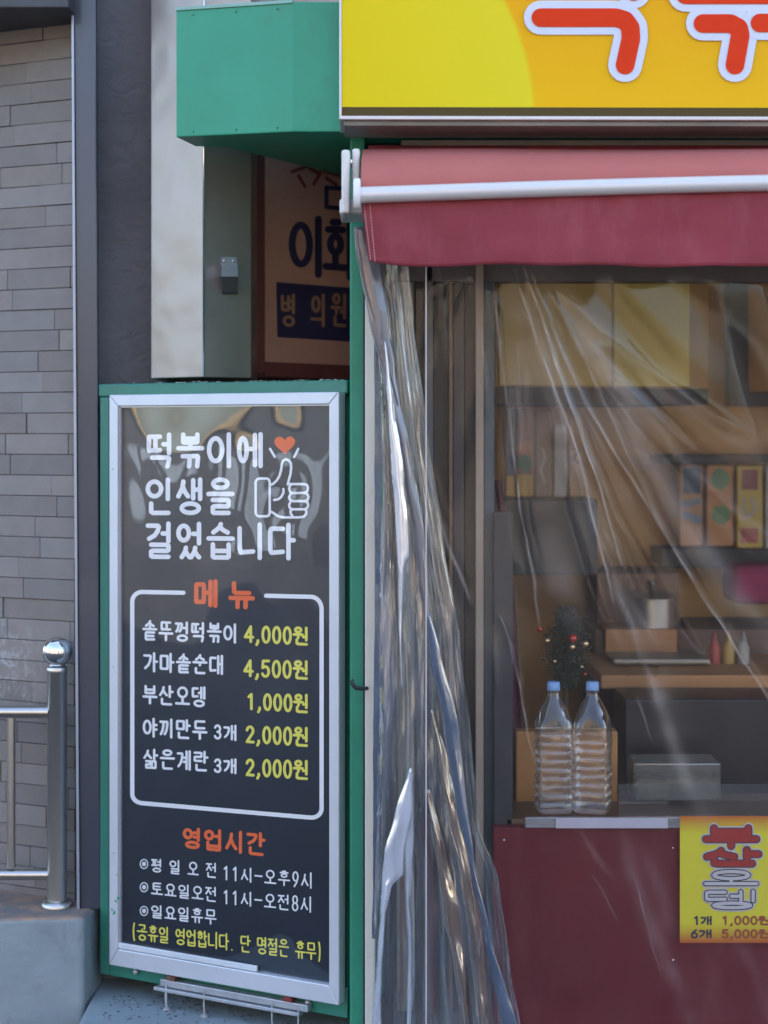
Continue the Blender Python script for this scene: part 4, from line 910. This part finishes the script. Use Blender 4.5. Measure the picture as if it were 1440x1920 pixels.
# two water bottles
PET = film('clear_pet', gloss=.05, edge=.8, rough=.03, tint=(.97,.975,.98), haze=.018, hcol=(.8,.82,.85), blend=.45)
CAP = mat('light_blue_cap', (.22,.40,.72), .4, var=.05)
def bottle(cx, Y, label, rot=0, ph=0, water=0):
    b = thing('water_bottle', label, 'bottle', (xat(cx,Y), Y, zat(1523,Y)+.001), 'clear water bottles on the counter')
    k = 1/F*Y; H = 243*k; z0 = zat(1523,Y)+.001
    prof = []
    def P(fr, rad): prof.append((rad*k, H*fr))
    P(0,26); P(.008,32); P(.02,35); P(.05,36)
    f = .06+ph
    while f < .60:                                 # ribbed body
        P(f, 36); P(f+.022, 36); P(f+.030, 34.2); P(f+.036, 34.2); P(f+.044, 36); f += .066
    P(.62,35.5); P(.66,36); P(.70,34.5); P(.74,31); P(.78,27); P(.82,22); P(.86,16.5); P(.895,12); P(.91,10.8); P(.925,10.8); P(.93,13); P(.937,13); P(.94,10.5); P(.96,10.5)
    bm = NB(); n_ = 40; rings = []
    for r, z in prof:
        ring = []
        for i in range(n_):
            a = 2*math.pi*i/n_+rot; sq = 1 if r < .034 and z > H*.7 else 1/(abs(math.cos(a-rot))**5+abs(math.sin(a-rot))**5)**(1/5)*.93
            sq = sq if z < H*.72 else 1
            dn = 1+.05*noise.noise(Vector((math.cos(a)*1.5+cx, math.sin(a)*1.5, z*22)))*(1 if .03 < z < H*.7 else 0); ring.append(bm.verts.new((xat(cx,Y)+r*sq*dn*math.cos(a), Y+r*sq*dn*math.sin(a), z0+z)))
        rings.append(ring)
    for i in range(len(rings)-1):
        for j in range(n_): bm.faces.new((rings[i][j], rings[i][(j+1) % n_], rings[i+1][(j+1) % n_], rings[i+1][j]))
    bm.faces.new(rings[0][::-1])
    obj('body', bm, PET, b, True)
    bm = NB(); r0 = 12.5*k
    lathe(bm, [(r0*.98,0),(r0,.002),(r0*.96,.018),(r0*.86,.0205),(r0*.3,.021)], (xat(cx,Y),Y,z0+H*.942), 36); obj('cap', bm, CAP, b, True)
bottle(1038, 4.12, 'clear ribbed plastic bottle with blue cap, left one of the pair', .1); bottle(1111, 4.12, 'clear ribbed plastic bottle with blue cap, right one of the pair', -.35, .012)

# --- price poster on the counter
YP = 4.045
PP = Plane((xat(1275,YP),YP), (xat(1478,YP),YP))
po = thing('price_poster', 'yellow price poster with stacked red and white hangul on the maroon counter', 'poster', at(1376,1768,YP))
def poster_mat():
    m = bpy.data.materials.new('poster_print'); m.use_nodes = True; n = m.node_tree.nodes; l = m.node_tree.links; b = n['Principled BSDF']; b.inputs['Roughness'].default_value = .45
    g = n.new('ShaderNodeNewGeometry'); s = n.new('ShaderNodeSeparateXYZ'); l.new(g.outputs['Position'], s.inputs[0])
    mr = n.new('ShaderNodeMapRange'); mr.inputs[1].default_value = zat(1768,YP); mr.inputs[2].default_value = zat(1530,YP); l.new(s.outputs[2], mr.inputs[0])
    r = n.new('ShaderNodeValToRGB'); e = r.color_ramp.elements; e[0].position = 0; e[0].color = (.50,.09,.02,1); e[1].position = 1; e[1].color = (.52,.12,.02,1)
    for p, c in ((.09,(.62,.42,.03,1)), (.16,(.70,.64,.04,1)), (.86,(.70,.64,.04,1)), (.95,(.6,.32,.03,1))): q_ = e.new(p); q_.color = c
    l.new(mr.outputs[0], r.inputs[0]); l.new(r.outputs[0], b.inputs['Base Color']); return m
bm = NB(); box(bm, xat(1275,YP), xat(1478,YP), YP, YP+.002, zat(1768,YP), zat(1530,YP)); obj('sheet', bm, poster_mat(), po)
pw = mat('poster_white', (.55,.54,.56), .5, var=.03); pr_ = mat('poster_red', (.36,.03,.025), .5, var=.08); pk = mat('poster_ink', (.05,.045,.07), .5, var=.1); prb = mat('poster_brown_red', (.36,.08,.04), .5, var=.08)
big = [('부', 1318, 1424, 1546, 1592, 0), ('산', 1318, 1428, 1588, 1625, 0), ('오', 1320, 1422, 1630, 1662, 1), ('뎅', 1320, 1422, 1668, 1705, 1)]
for nm, extra, off, mm, sel in (('letter_glow', 9, .0005, pw, (0,1)), ('letter_edge', 4.0, .0018, pk, (0,1)), ('red_letters', 0, .0032, pr_, (0,)), ('white_letters', 0, .0032, pw, (1,))):
    st = Strokes(PP, off)
    for ch, a, b, t0, t1, k in big:
        if k in sel:
            base = 11.5 if k == 0 else 6.2; wd = base+extra; e = extra/2
            text(st, ch, a-e, b+e, t0-e, t1+e, t0-e, t1+e, wd)
    st.done(nm, mm, po)
st = Strokes(PP, .001); text(st, '1개', 1299, 1336, 1717, 1735, 1717, 1735, 3.6); text(st, '6개', 1294, 1336, 1742, 1760, 1742, 1760, 3.6); st.done('count_text', pk, po)
st = Strokes(PP, .001); text(st, '1,000원', 1352, 1446, 1717, 1735, 1717, 1735, 3.6); text(st, '5,000원', 1352, 1446, 1742, 1760, 1742, 1760, 3.6); st.done('price_text', prb, po)

# ================================================================== CLEAR CURTAINS
VIN = film('clear_vinyl', gloss=.014, edge=.45, rough=.07, tint=(.96,.955,.95), haze=.026, hcol=(.60,.53,.48), bump=.04, bscale=9, blend=.35, crease=.66)
VIN2 = film('bunched_vinyl', gloss=.10, edge=.8, rough=.04, tint=(.92,.93,.94), haze=.11, hcol=(.60,.66,.76), bump=.3, bscale=5, stretch=(4,4,.8), blend=.45)
TAPE = mat('blue_grey_binding', (.075,.105,.155), .28, .0, var=.2, vscale=9, bump=.3, bscale=18, coat=.5, stretch=(1,1,1.5))
TAPE2_OLD = mat('grey_binding', (.15,.155,.18), .3, 0, var=.15, vscale=9, bump=.25, bscale=20, coat=.5)
TAPE2 = film('grey_vinyl_hem', gloss=.05, edge=.6, rough=.12, tint=(.6,.6,.63), haze=.75, hcol=(.19,.19,.22), bump=.3, bscale=8, stretch=(3,3,.8))
cu = thing('clear_curtain', 'wide clear vinyl curtain with fanned creases hanging below the awning', 'curtain', (xat(1150,3.8), 3.8, .1))
def ridge(x): x = x-math.floor(x); return 1-abs(2*x-1)
CR = [(.02,.7),(.075,1.0),(.105,.9),(.13,1.2),(.155,.8),(.185,.5),(.215,1.1),(.26,.5),(.30,.8),(.36,.5),(.42,.7),(.50,.5)]
import numpy as np
# (polyline in the sheet, half width, milky haze and painted highlight, depth of the fold)
CREASES = [
 ([(962,500),(1008,640),(1058,780),(1085,850),(1118,1000),(1152,1130)], 2.2, .75, 1.0),
 ([(978,495),(1015,590),(1045,690),(1085,800),(1130,930),(1165,1060)], 2.0, .8, 1.1),
 ([(990,495),(1050,650),(1100,760),(1160,860),(1225,965),(1300,1090),(1440,1310),(1600,1560)], 2.0, .6, 1.0),
 ([(1005,495),(1080,640),(1150,790),(1200,900),(1250,1010)], 3, .35, .9),
 ([(1035,505),(1130,680),(1210,850),(1290,980),(1380,1110),(1500,1280)], 19, .26, .5),
 ([(1000,500),(1060,690),(1110,800),(1180,950)], 14, .10, .5),
 ([(925,520),(938,660),(955,780),(975,950),(1005,1110),(1010,1180)], 2.6, .45, .8),
 ([(1128,490),(1148,540),(1158,580)], 7, .5, .4), ([(1100,515),(1180,520),(1240,512)], 7, .22, .3),
 ([(1335,500),(1362,620),(1400,760),(1450,900)], 12, .10, .5), ([(1420,500),(1470,700),(1540,900)], 10, .12, .5),
 ([(790,850),(812,930),(838,1020),(868,1090),(890,1140)], 3.6, .55, .8),
 ([(935,1150),(958,1210),(975,1290),(990,1380),(1010,1450)], 1.6, .5, .6),
 ([(925,1190),(932,1240),(935,1290)], 5, .22, .5),
 ([(1150,1080),(1185,1180),(1215,1260),(1235,1330)], 6, .22, .7),
 ([(1222,1265),(1238,1320),(1262,1390),(1290,1470),(1325,1540)], 13, .26, .7),
 ([(1195,1310),(1215,1370),(1228,1400)], 2, .5, .5),
 ([(1085,1550),(1120,1610),(1150,1650)], 6, .16, .6), ([(1120,1560),(1180,1575),(1230,1560)], 13, .20, .6),
 ([(1170,1560),(1185,1640),(1215,1720),(1255,1810),(1300,1930)], 14, .16, .8), ([(1205,1590),(1235,1660),(1260,1760)], 16, .13, .6),
 ([(1110,1640),(1150,1710),(1160,1730)], 1.5, .35, .5), ([(1190,1650),(1215,1740),(1240,1830)], 1.6, .3, .5),
 ([(1380,1760),(1420,1830),(1450,1930)], 12, .10, .5),
 ([(820,480),(835,620),(845,700)], 3, .2, .5), ([(900,600),(905,660),(912,720),(922,790)], 1.8, .45, .5)]
rc_ = random.Random(5)
for k in range(26):
    a0 = rc_.uniform(-.10, .85); r0 = rc_.uniform(20, 380); r1 = r0+rc_.uniform(180, 700)
    pts_ = [(975+(r0+(r1-r0)*t)*math.sin(a0+.10*t*t), 480+(r0+(r1-r0)*t)*math.cos(a0+.10*t*t)) for t in (0,.25,.5,.75,1)]
    CREASES.append((pts_, rc_.choice((1.6, 3, 8, 16, 26)), rc_.uniform(.06, .17), .45))
YK = 3.86
NX, NY = 540, 320
gx = np.linspace(780, 1760, NX+1); gy = np.linspace(470, 1940, NY+1); PX, PY = np.meshgrid(gx, gy)
wob = np.interp(PY, np.arange(440, 2000, 12), [3.5*noise.noise(Vector((k*.22, 0, 8))) for k in range(130)])
mil = np.zeros_like(PX); dsp = np.zeros_like(PX)
for ci, (pl, hw_, ml, dp) in enumerate(CREASES):
    D = np.full_like(PX, 1e9)
    for (ax, ay), (bx, by) in zip(pl, pl[1:]):
        vx, vy = bx-ax, by-ay; L2 = vx*vx+vy*vy
        t = np.clip(((PX+wob-ax)*vx+(PY-ay)*vy)/L2, 0, 1)
        D = np.minimum(D, np.hypot(PX+wob-ax-t*vx, PY-ay-t*vy))
    fade = np.interp(PY, np.arange(440, 2000, 30), [max(.15, min(1.2, .75+1.3*noise.noise(Vector((k*.9, ci*3.1, 2))))) for k in range(52)])
    ends = np.clip((PY-pl[0][1]+20)/70, 0, 1)*np.clip((pl[-1][1]+20-PY)/90, 0, 1)
    g_ = np.exp(-(D/hw_)**2)
    mil += ml*g_*fade*ends
    dsp += dp*.0034*np.exp(-(D/(hw_*2.4+3))**1.4)*ends
bm = NB(); rows = []; lay = bm.loops.layers.float_color.new('crease')
for j in range(NY+1):
    r = []
    for i in range(NX+1):
        px, py = PX[j,i], PY[j,i]; a = math.atan2(px-975, py-330); rr = math.hypot(px-975, py-330)
        d_ = dsp[j,i]+.0050*noise.noise(Vector((a*4.0, rr*.0007, 5)))+.0009*noise.noise(Vector((a*13, rr*.0012, 15)))*min(1, rr/700)+.0014*noise.noise(Vector((px*.008, py*.004, 9)))
        r.append(at(px, py, YK-d_))
    rows.append(r)
grid(bm, rows)
bm.faces.ensure_lookup_table()
for f in bm.faces:
    j, i = divmod(f.index if f.index >= 0 else 0, NX)
bm.faces.index_update(); offs = ((0,0),(0,1),(1,1),(1,0))
for f in bm.faces:
    j, i = divmod(f.index, NX)
    for lp, (dj, di) in zip(f.loops, offs):
        v = min(1.0, float(mil[j+dj, i+di])); lp[lay] = (v, v, v, 1)
obj('sheet', bm, VIN, cu)

gc = thing('gathered_curtain', 'gathered clear vinyl curtain end with blue bindings bunched beside the cream post', 'curtain', (xat(790,3.82), 3.82, .1))
def interp(tab, y):
    for (y0, v0), (y1, v1) in zip(tab, tab[1:]):
        if y <= y1: 
            t = max(0, (y-y0)/(y1-y0)); t = t*t*(3-2*t)*.5+t*.5; return v0+(v1-v0)*t
    return tab[-1][1]
LE = [(425,672),(520,685),(600,703),(750,712),(900,714),(1100,712),(1300,712),(1500,707),(1700,702),(1940,697)]
RE = [(425,760),(600,775),(800,800),(1000,830),(1200,862),(1400,885),(1550,898),(1650,935),(1800,955),(1940,978)]
bm = NB(); rows = []
NX, NY = 260, 260
for j in range(NY+1):
    py = 475+j*(1945-475)/NY; l0, r0 = interp(LE, py), interp(RE, py); r = []
    for i in range(NX+1):
        s = i/NX; px = l0+(r0-l0)*s
        ph = s*6.3+.55*noise.noise(Vector((s*3, py*.0022, 1)))+.2*math.sin(py*.004)
        d = .020*math.sin(ph*2*math.pi*.5)+.016*(ridge(ph*1.1+.3)-.5)+.011*noise.noise(Vector((s*14, py*.0035, 6)))+.0032*noise.noise(Vector((s*34, py*.010, 8)))+.003*noise.noise(Vector((s*9+py*.006, py*.009, 18)))
        d *= .35+.65*min(1, (py-475)/350)
        r.append(at(px, py, 3.80-d*1.1))
    rows.append(r)
grid(bm, rows); obj('sheet', bm, VIN2, gc)
def ribbon(name, m, path, Y, amp=.006, n=10, sd=0, bulge=.006):
    """path: (y, x0, x1)"""
    A = [(p[0], p[1]) for p in path]; B = [(p[0], p[2]) for p in path]; y0, y1 = path[0][0], path[-1][0]; bm = NB(); rows = []
    NN = max(24, int((y1-y0)/8))
    for j in range(NN+1):
        py = y0+(y1-y0)*j/NN; a, b = interp(A, py), interp(B, py)
        a += 1.5*noise.noise(Vector((py*.02, sd, 0))); b += 2*noise.noise(Vector((py*.02, sd+5, 0))); r = []
        for i in range(n+1):
            s = i/n; r.append(at(a+(b-a)*s, py, Y-bulge*math.sin(s*math.pi)-amp*noise.noise(Vector((s*2+sd, py*.009, sd)))))
        rows.append(r)
    grid(bm, rows); o = obj(name, bm, m, gc); mo = o.modifiers.new('t', 'SOLIDIFY'); mo.thickness = .0012; return o
ribbon('binding', TAPE, [(600,702,706),(760,703,718),(900,703,724),(1100,704,733),(1300,701,740),(1400,700,728),(1600,700,716),(1760,698,704)], 3.85, sd=1)
ribbon('binding', TAPE2, [(425,664,690),(500,674,714),(600,692,729),(700,717,741),(850,750,769),(1000,776,796),(1100,785,803),(1180,800,806)], 3.775, sd=2, amp=.004)
BLUEF = film('blue_vinyl_hem', gloss=.12, edge=.7, rough=.08, tint=(.5,.58,.7), haze=.55, hcol=(.13,.18,.27), bump=.3, bscale=7, stretch=(3,3,.8))
ribbon('blue_hem', BLUEF, [(1150,800,806),(1230,806,828),(1350,831,858),(1500,853,874),(1620,880,890),(1750,908,920),(1945,945,974)], 3.77, sd=3, amp=.005)
# dark pocket and pale rim at the top corner of the binding
bm = NB(); hexa(bm, [at(676,474,3.772), at(690,474,3.772), at(690,474,3.776), at(676,474,3.776)], [at(669,434,3.772), at(690,432,3.772), at(690,432,3.776), at(669,434,3.776)]); obj('dark_tab', bm, mat('black_tab', (.02,.012,.018), .5, var=.2), gc)
bm = NB(); tube(bm, [at(690,425,3.765), at(667,429,3.765), at(664,434,3.765), at(670,480,3.766), at(684,540,3.768), at(702,600,3.768), at(728,680,3.768), at(748,760,3.768)], .0016, 8); obj('rim_cord', bm, TAPE2, gc, True)
SKY_SHEEN = film('painted_sky_sheen', gloss=.30, edge=.9, rough=.02, tint=(.85,.88,.95), haze=.62, hcol=(.80,.87,1.0), bump=.25, bscale=6, stretch=(3,3,.6))  # bluish white haze painted in for sky reflected by the folds
WARM_SHEEN = film('painted_warm_sheen', gloss=.22, edge=.9, rough=.03, tint=(.85,.8,.75), haze=.22, hcol=(.42,.28,.20), bump=.3, bscale=7, stretch=(4,4,.7))  # brown haze painted in for warm reflections in the folds
ribbon('reflection_strip', SKY_SHEEN, [(640,721,723),(700,724,730),(760,727,739),(880,735,756),(980,742,765),(1040,745,768),(1070,747,758),(1180,749,752),(1290,752,753)], 3.758, sd=4, amp=.004, bulge=.010)
ribbon('reflection_strip', SKY_SHEEN, [(1440,768,772),(1520,742,772),(1600,721,757),(1640,717,756),(1662,716,733),(1720,713,722),(1800,708,716),(1945,698,713)], 3.76, sd=6, amp=.005, bulge=.008)
ribbon('reflection_strip', SKY_SHEEN, [(1450,764,774),(1560,757,775),(1650,760,772),(1700,762,768),(1780,766,772),(1945,763,770)], 3.783, sd=7, amp=.008, bulge=.006)
ribbon('reflection_strip', WARM_SHEEN, [(1330,808,812),(1420,822,838),(1540,838,862),(1640,862,884),(1760,880,905),(1945,900,922)], 3.785, sd=8, amp=.014, bulge=.012)
ribbon('reflection_strip', WARM_SHEEN, [(1480,800,806),(1600,818,836),(1720,832,866),(1800,850,872),(1945,868,880)], 3.79, sd=9, amp=.014, bulge=.010)
ribbon('reflection_strip', WARM_SHEEN, [(880,772,776),(1000,778,796),(1120,783,800),(1260,786,795),(1400,790,794)], 3.79, sd=10, amp=.010, bulge=.008)
# upright cord and crisp crease wires of the folded film edges
bm = NB(); tube(bm, [at(799, y, 3.765+.001*math.sin(y*.01)) for y in range(490, 1950, 20)], .0013, 8)
prop(obj('pull_cord', bm, mat('white_cord', (.72,.66,.66), .5, var=.1), None, True), 'thin straight white pull cord hanging in front of the gathered curtain', 'cord')

# ================================================================== OPPOSITE SIDE OF THE STREET (behind the camera, seen only as reflections)
def opposite(x0, x1, y, h, col, label, nwx, nwz, sill=.9, wcol=(.03,.035,.04), tw=.5, roofc=None):
    rc = tuple(c*.7 for c in col) if roofc is None else roofc
    t = thing('street_building', label, 'building', ((x0+x1)/2, y-2, 0), 'buildings across the street')
    bm = NB(); box(bm, x0, x1, y-4, y, 0, h); obj('wall', bm, mat('opposite_render', col, .8, var=.08, vscale=1, bump=.1, bscale=20), t)
    bm = NB(); box(bm, x0-.1, x1+.1, y-4.1, y+.12, h+.001, h+.09); obj('roof_edge', bm, mat('roof_edge', rc, .7, var=.1), t)
    pw_ = (x1-x0)/nwx; ph = h/nwz
    for i in range(nwx):
        for j in range(nwz):
            cx = x0+pw_*(i+.5); cz = ph*j+sill
            bm = NB(); box(bm, cx-pw_*tw/2, cx+pw_*tw/2, y+.001, y+.05, cz, cz+ph*.45, .005); f = obj('window', bm, mat('window_glass', wcol, .1, var=.1), t)
opposite(-24, -11.5, -5.0, 2.1, (.07,.07,.075), 'low dark building with a golden sunlit eave far left across the street', 5, 1, .5, wcol=(.3,.36,.45), roofc=(.48,.35,.18))
opposite(-9.6, -4.4, -7.4, 5.6, (.34,.23,.15), 'brown two storey building across the street', 3, 2)
opposite(-2.6, 2.8, -7.4, 6.5, (.27,.22,.175), 'beige two storey building straight across the street', 3, 2)
opposite(4.6, 11, -7.4, 4.2, (.16,.17,.19), 'dark grey building to the right across the street', 3, 1)
opposite(14, 26, -5.5, 3.4, (.5,.44,.36), 'low cream building far right across the street', 5, 1)
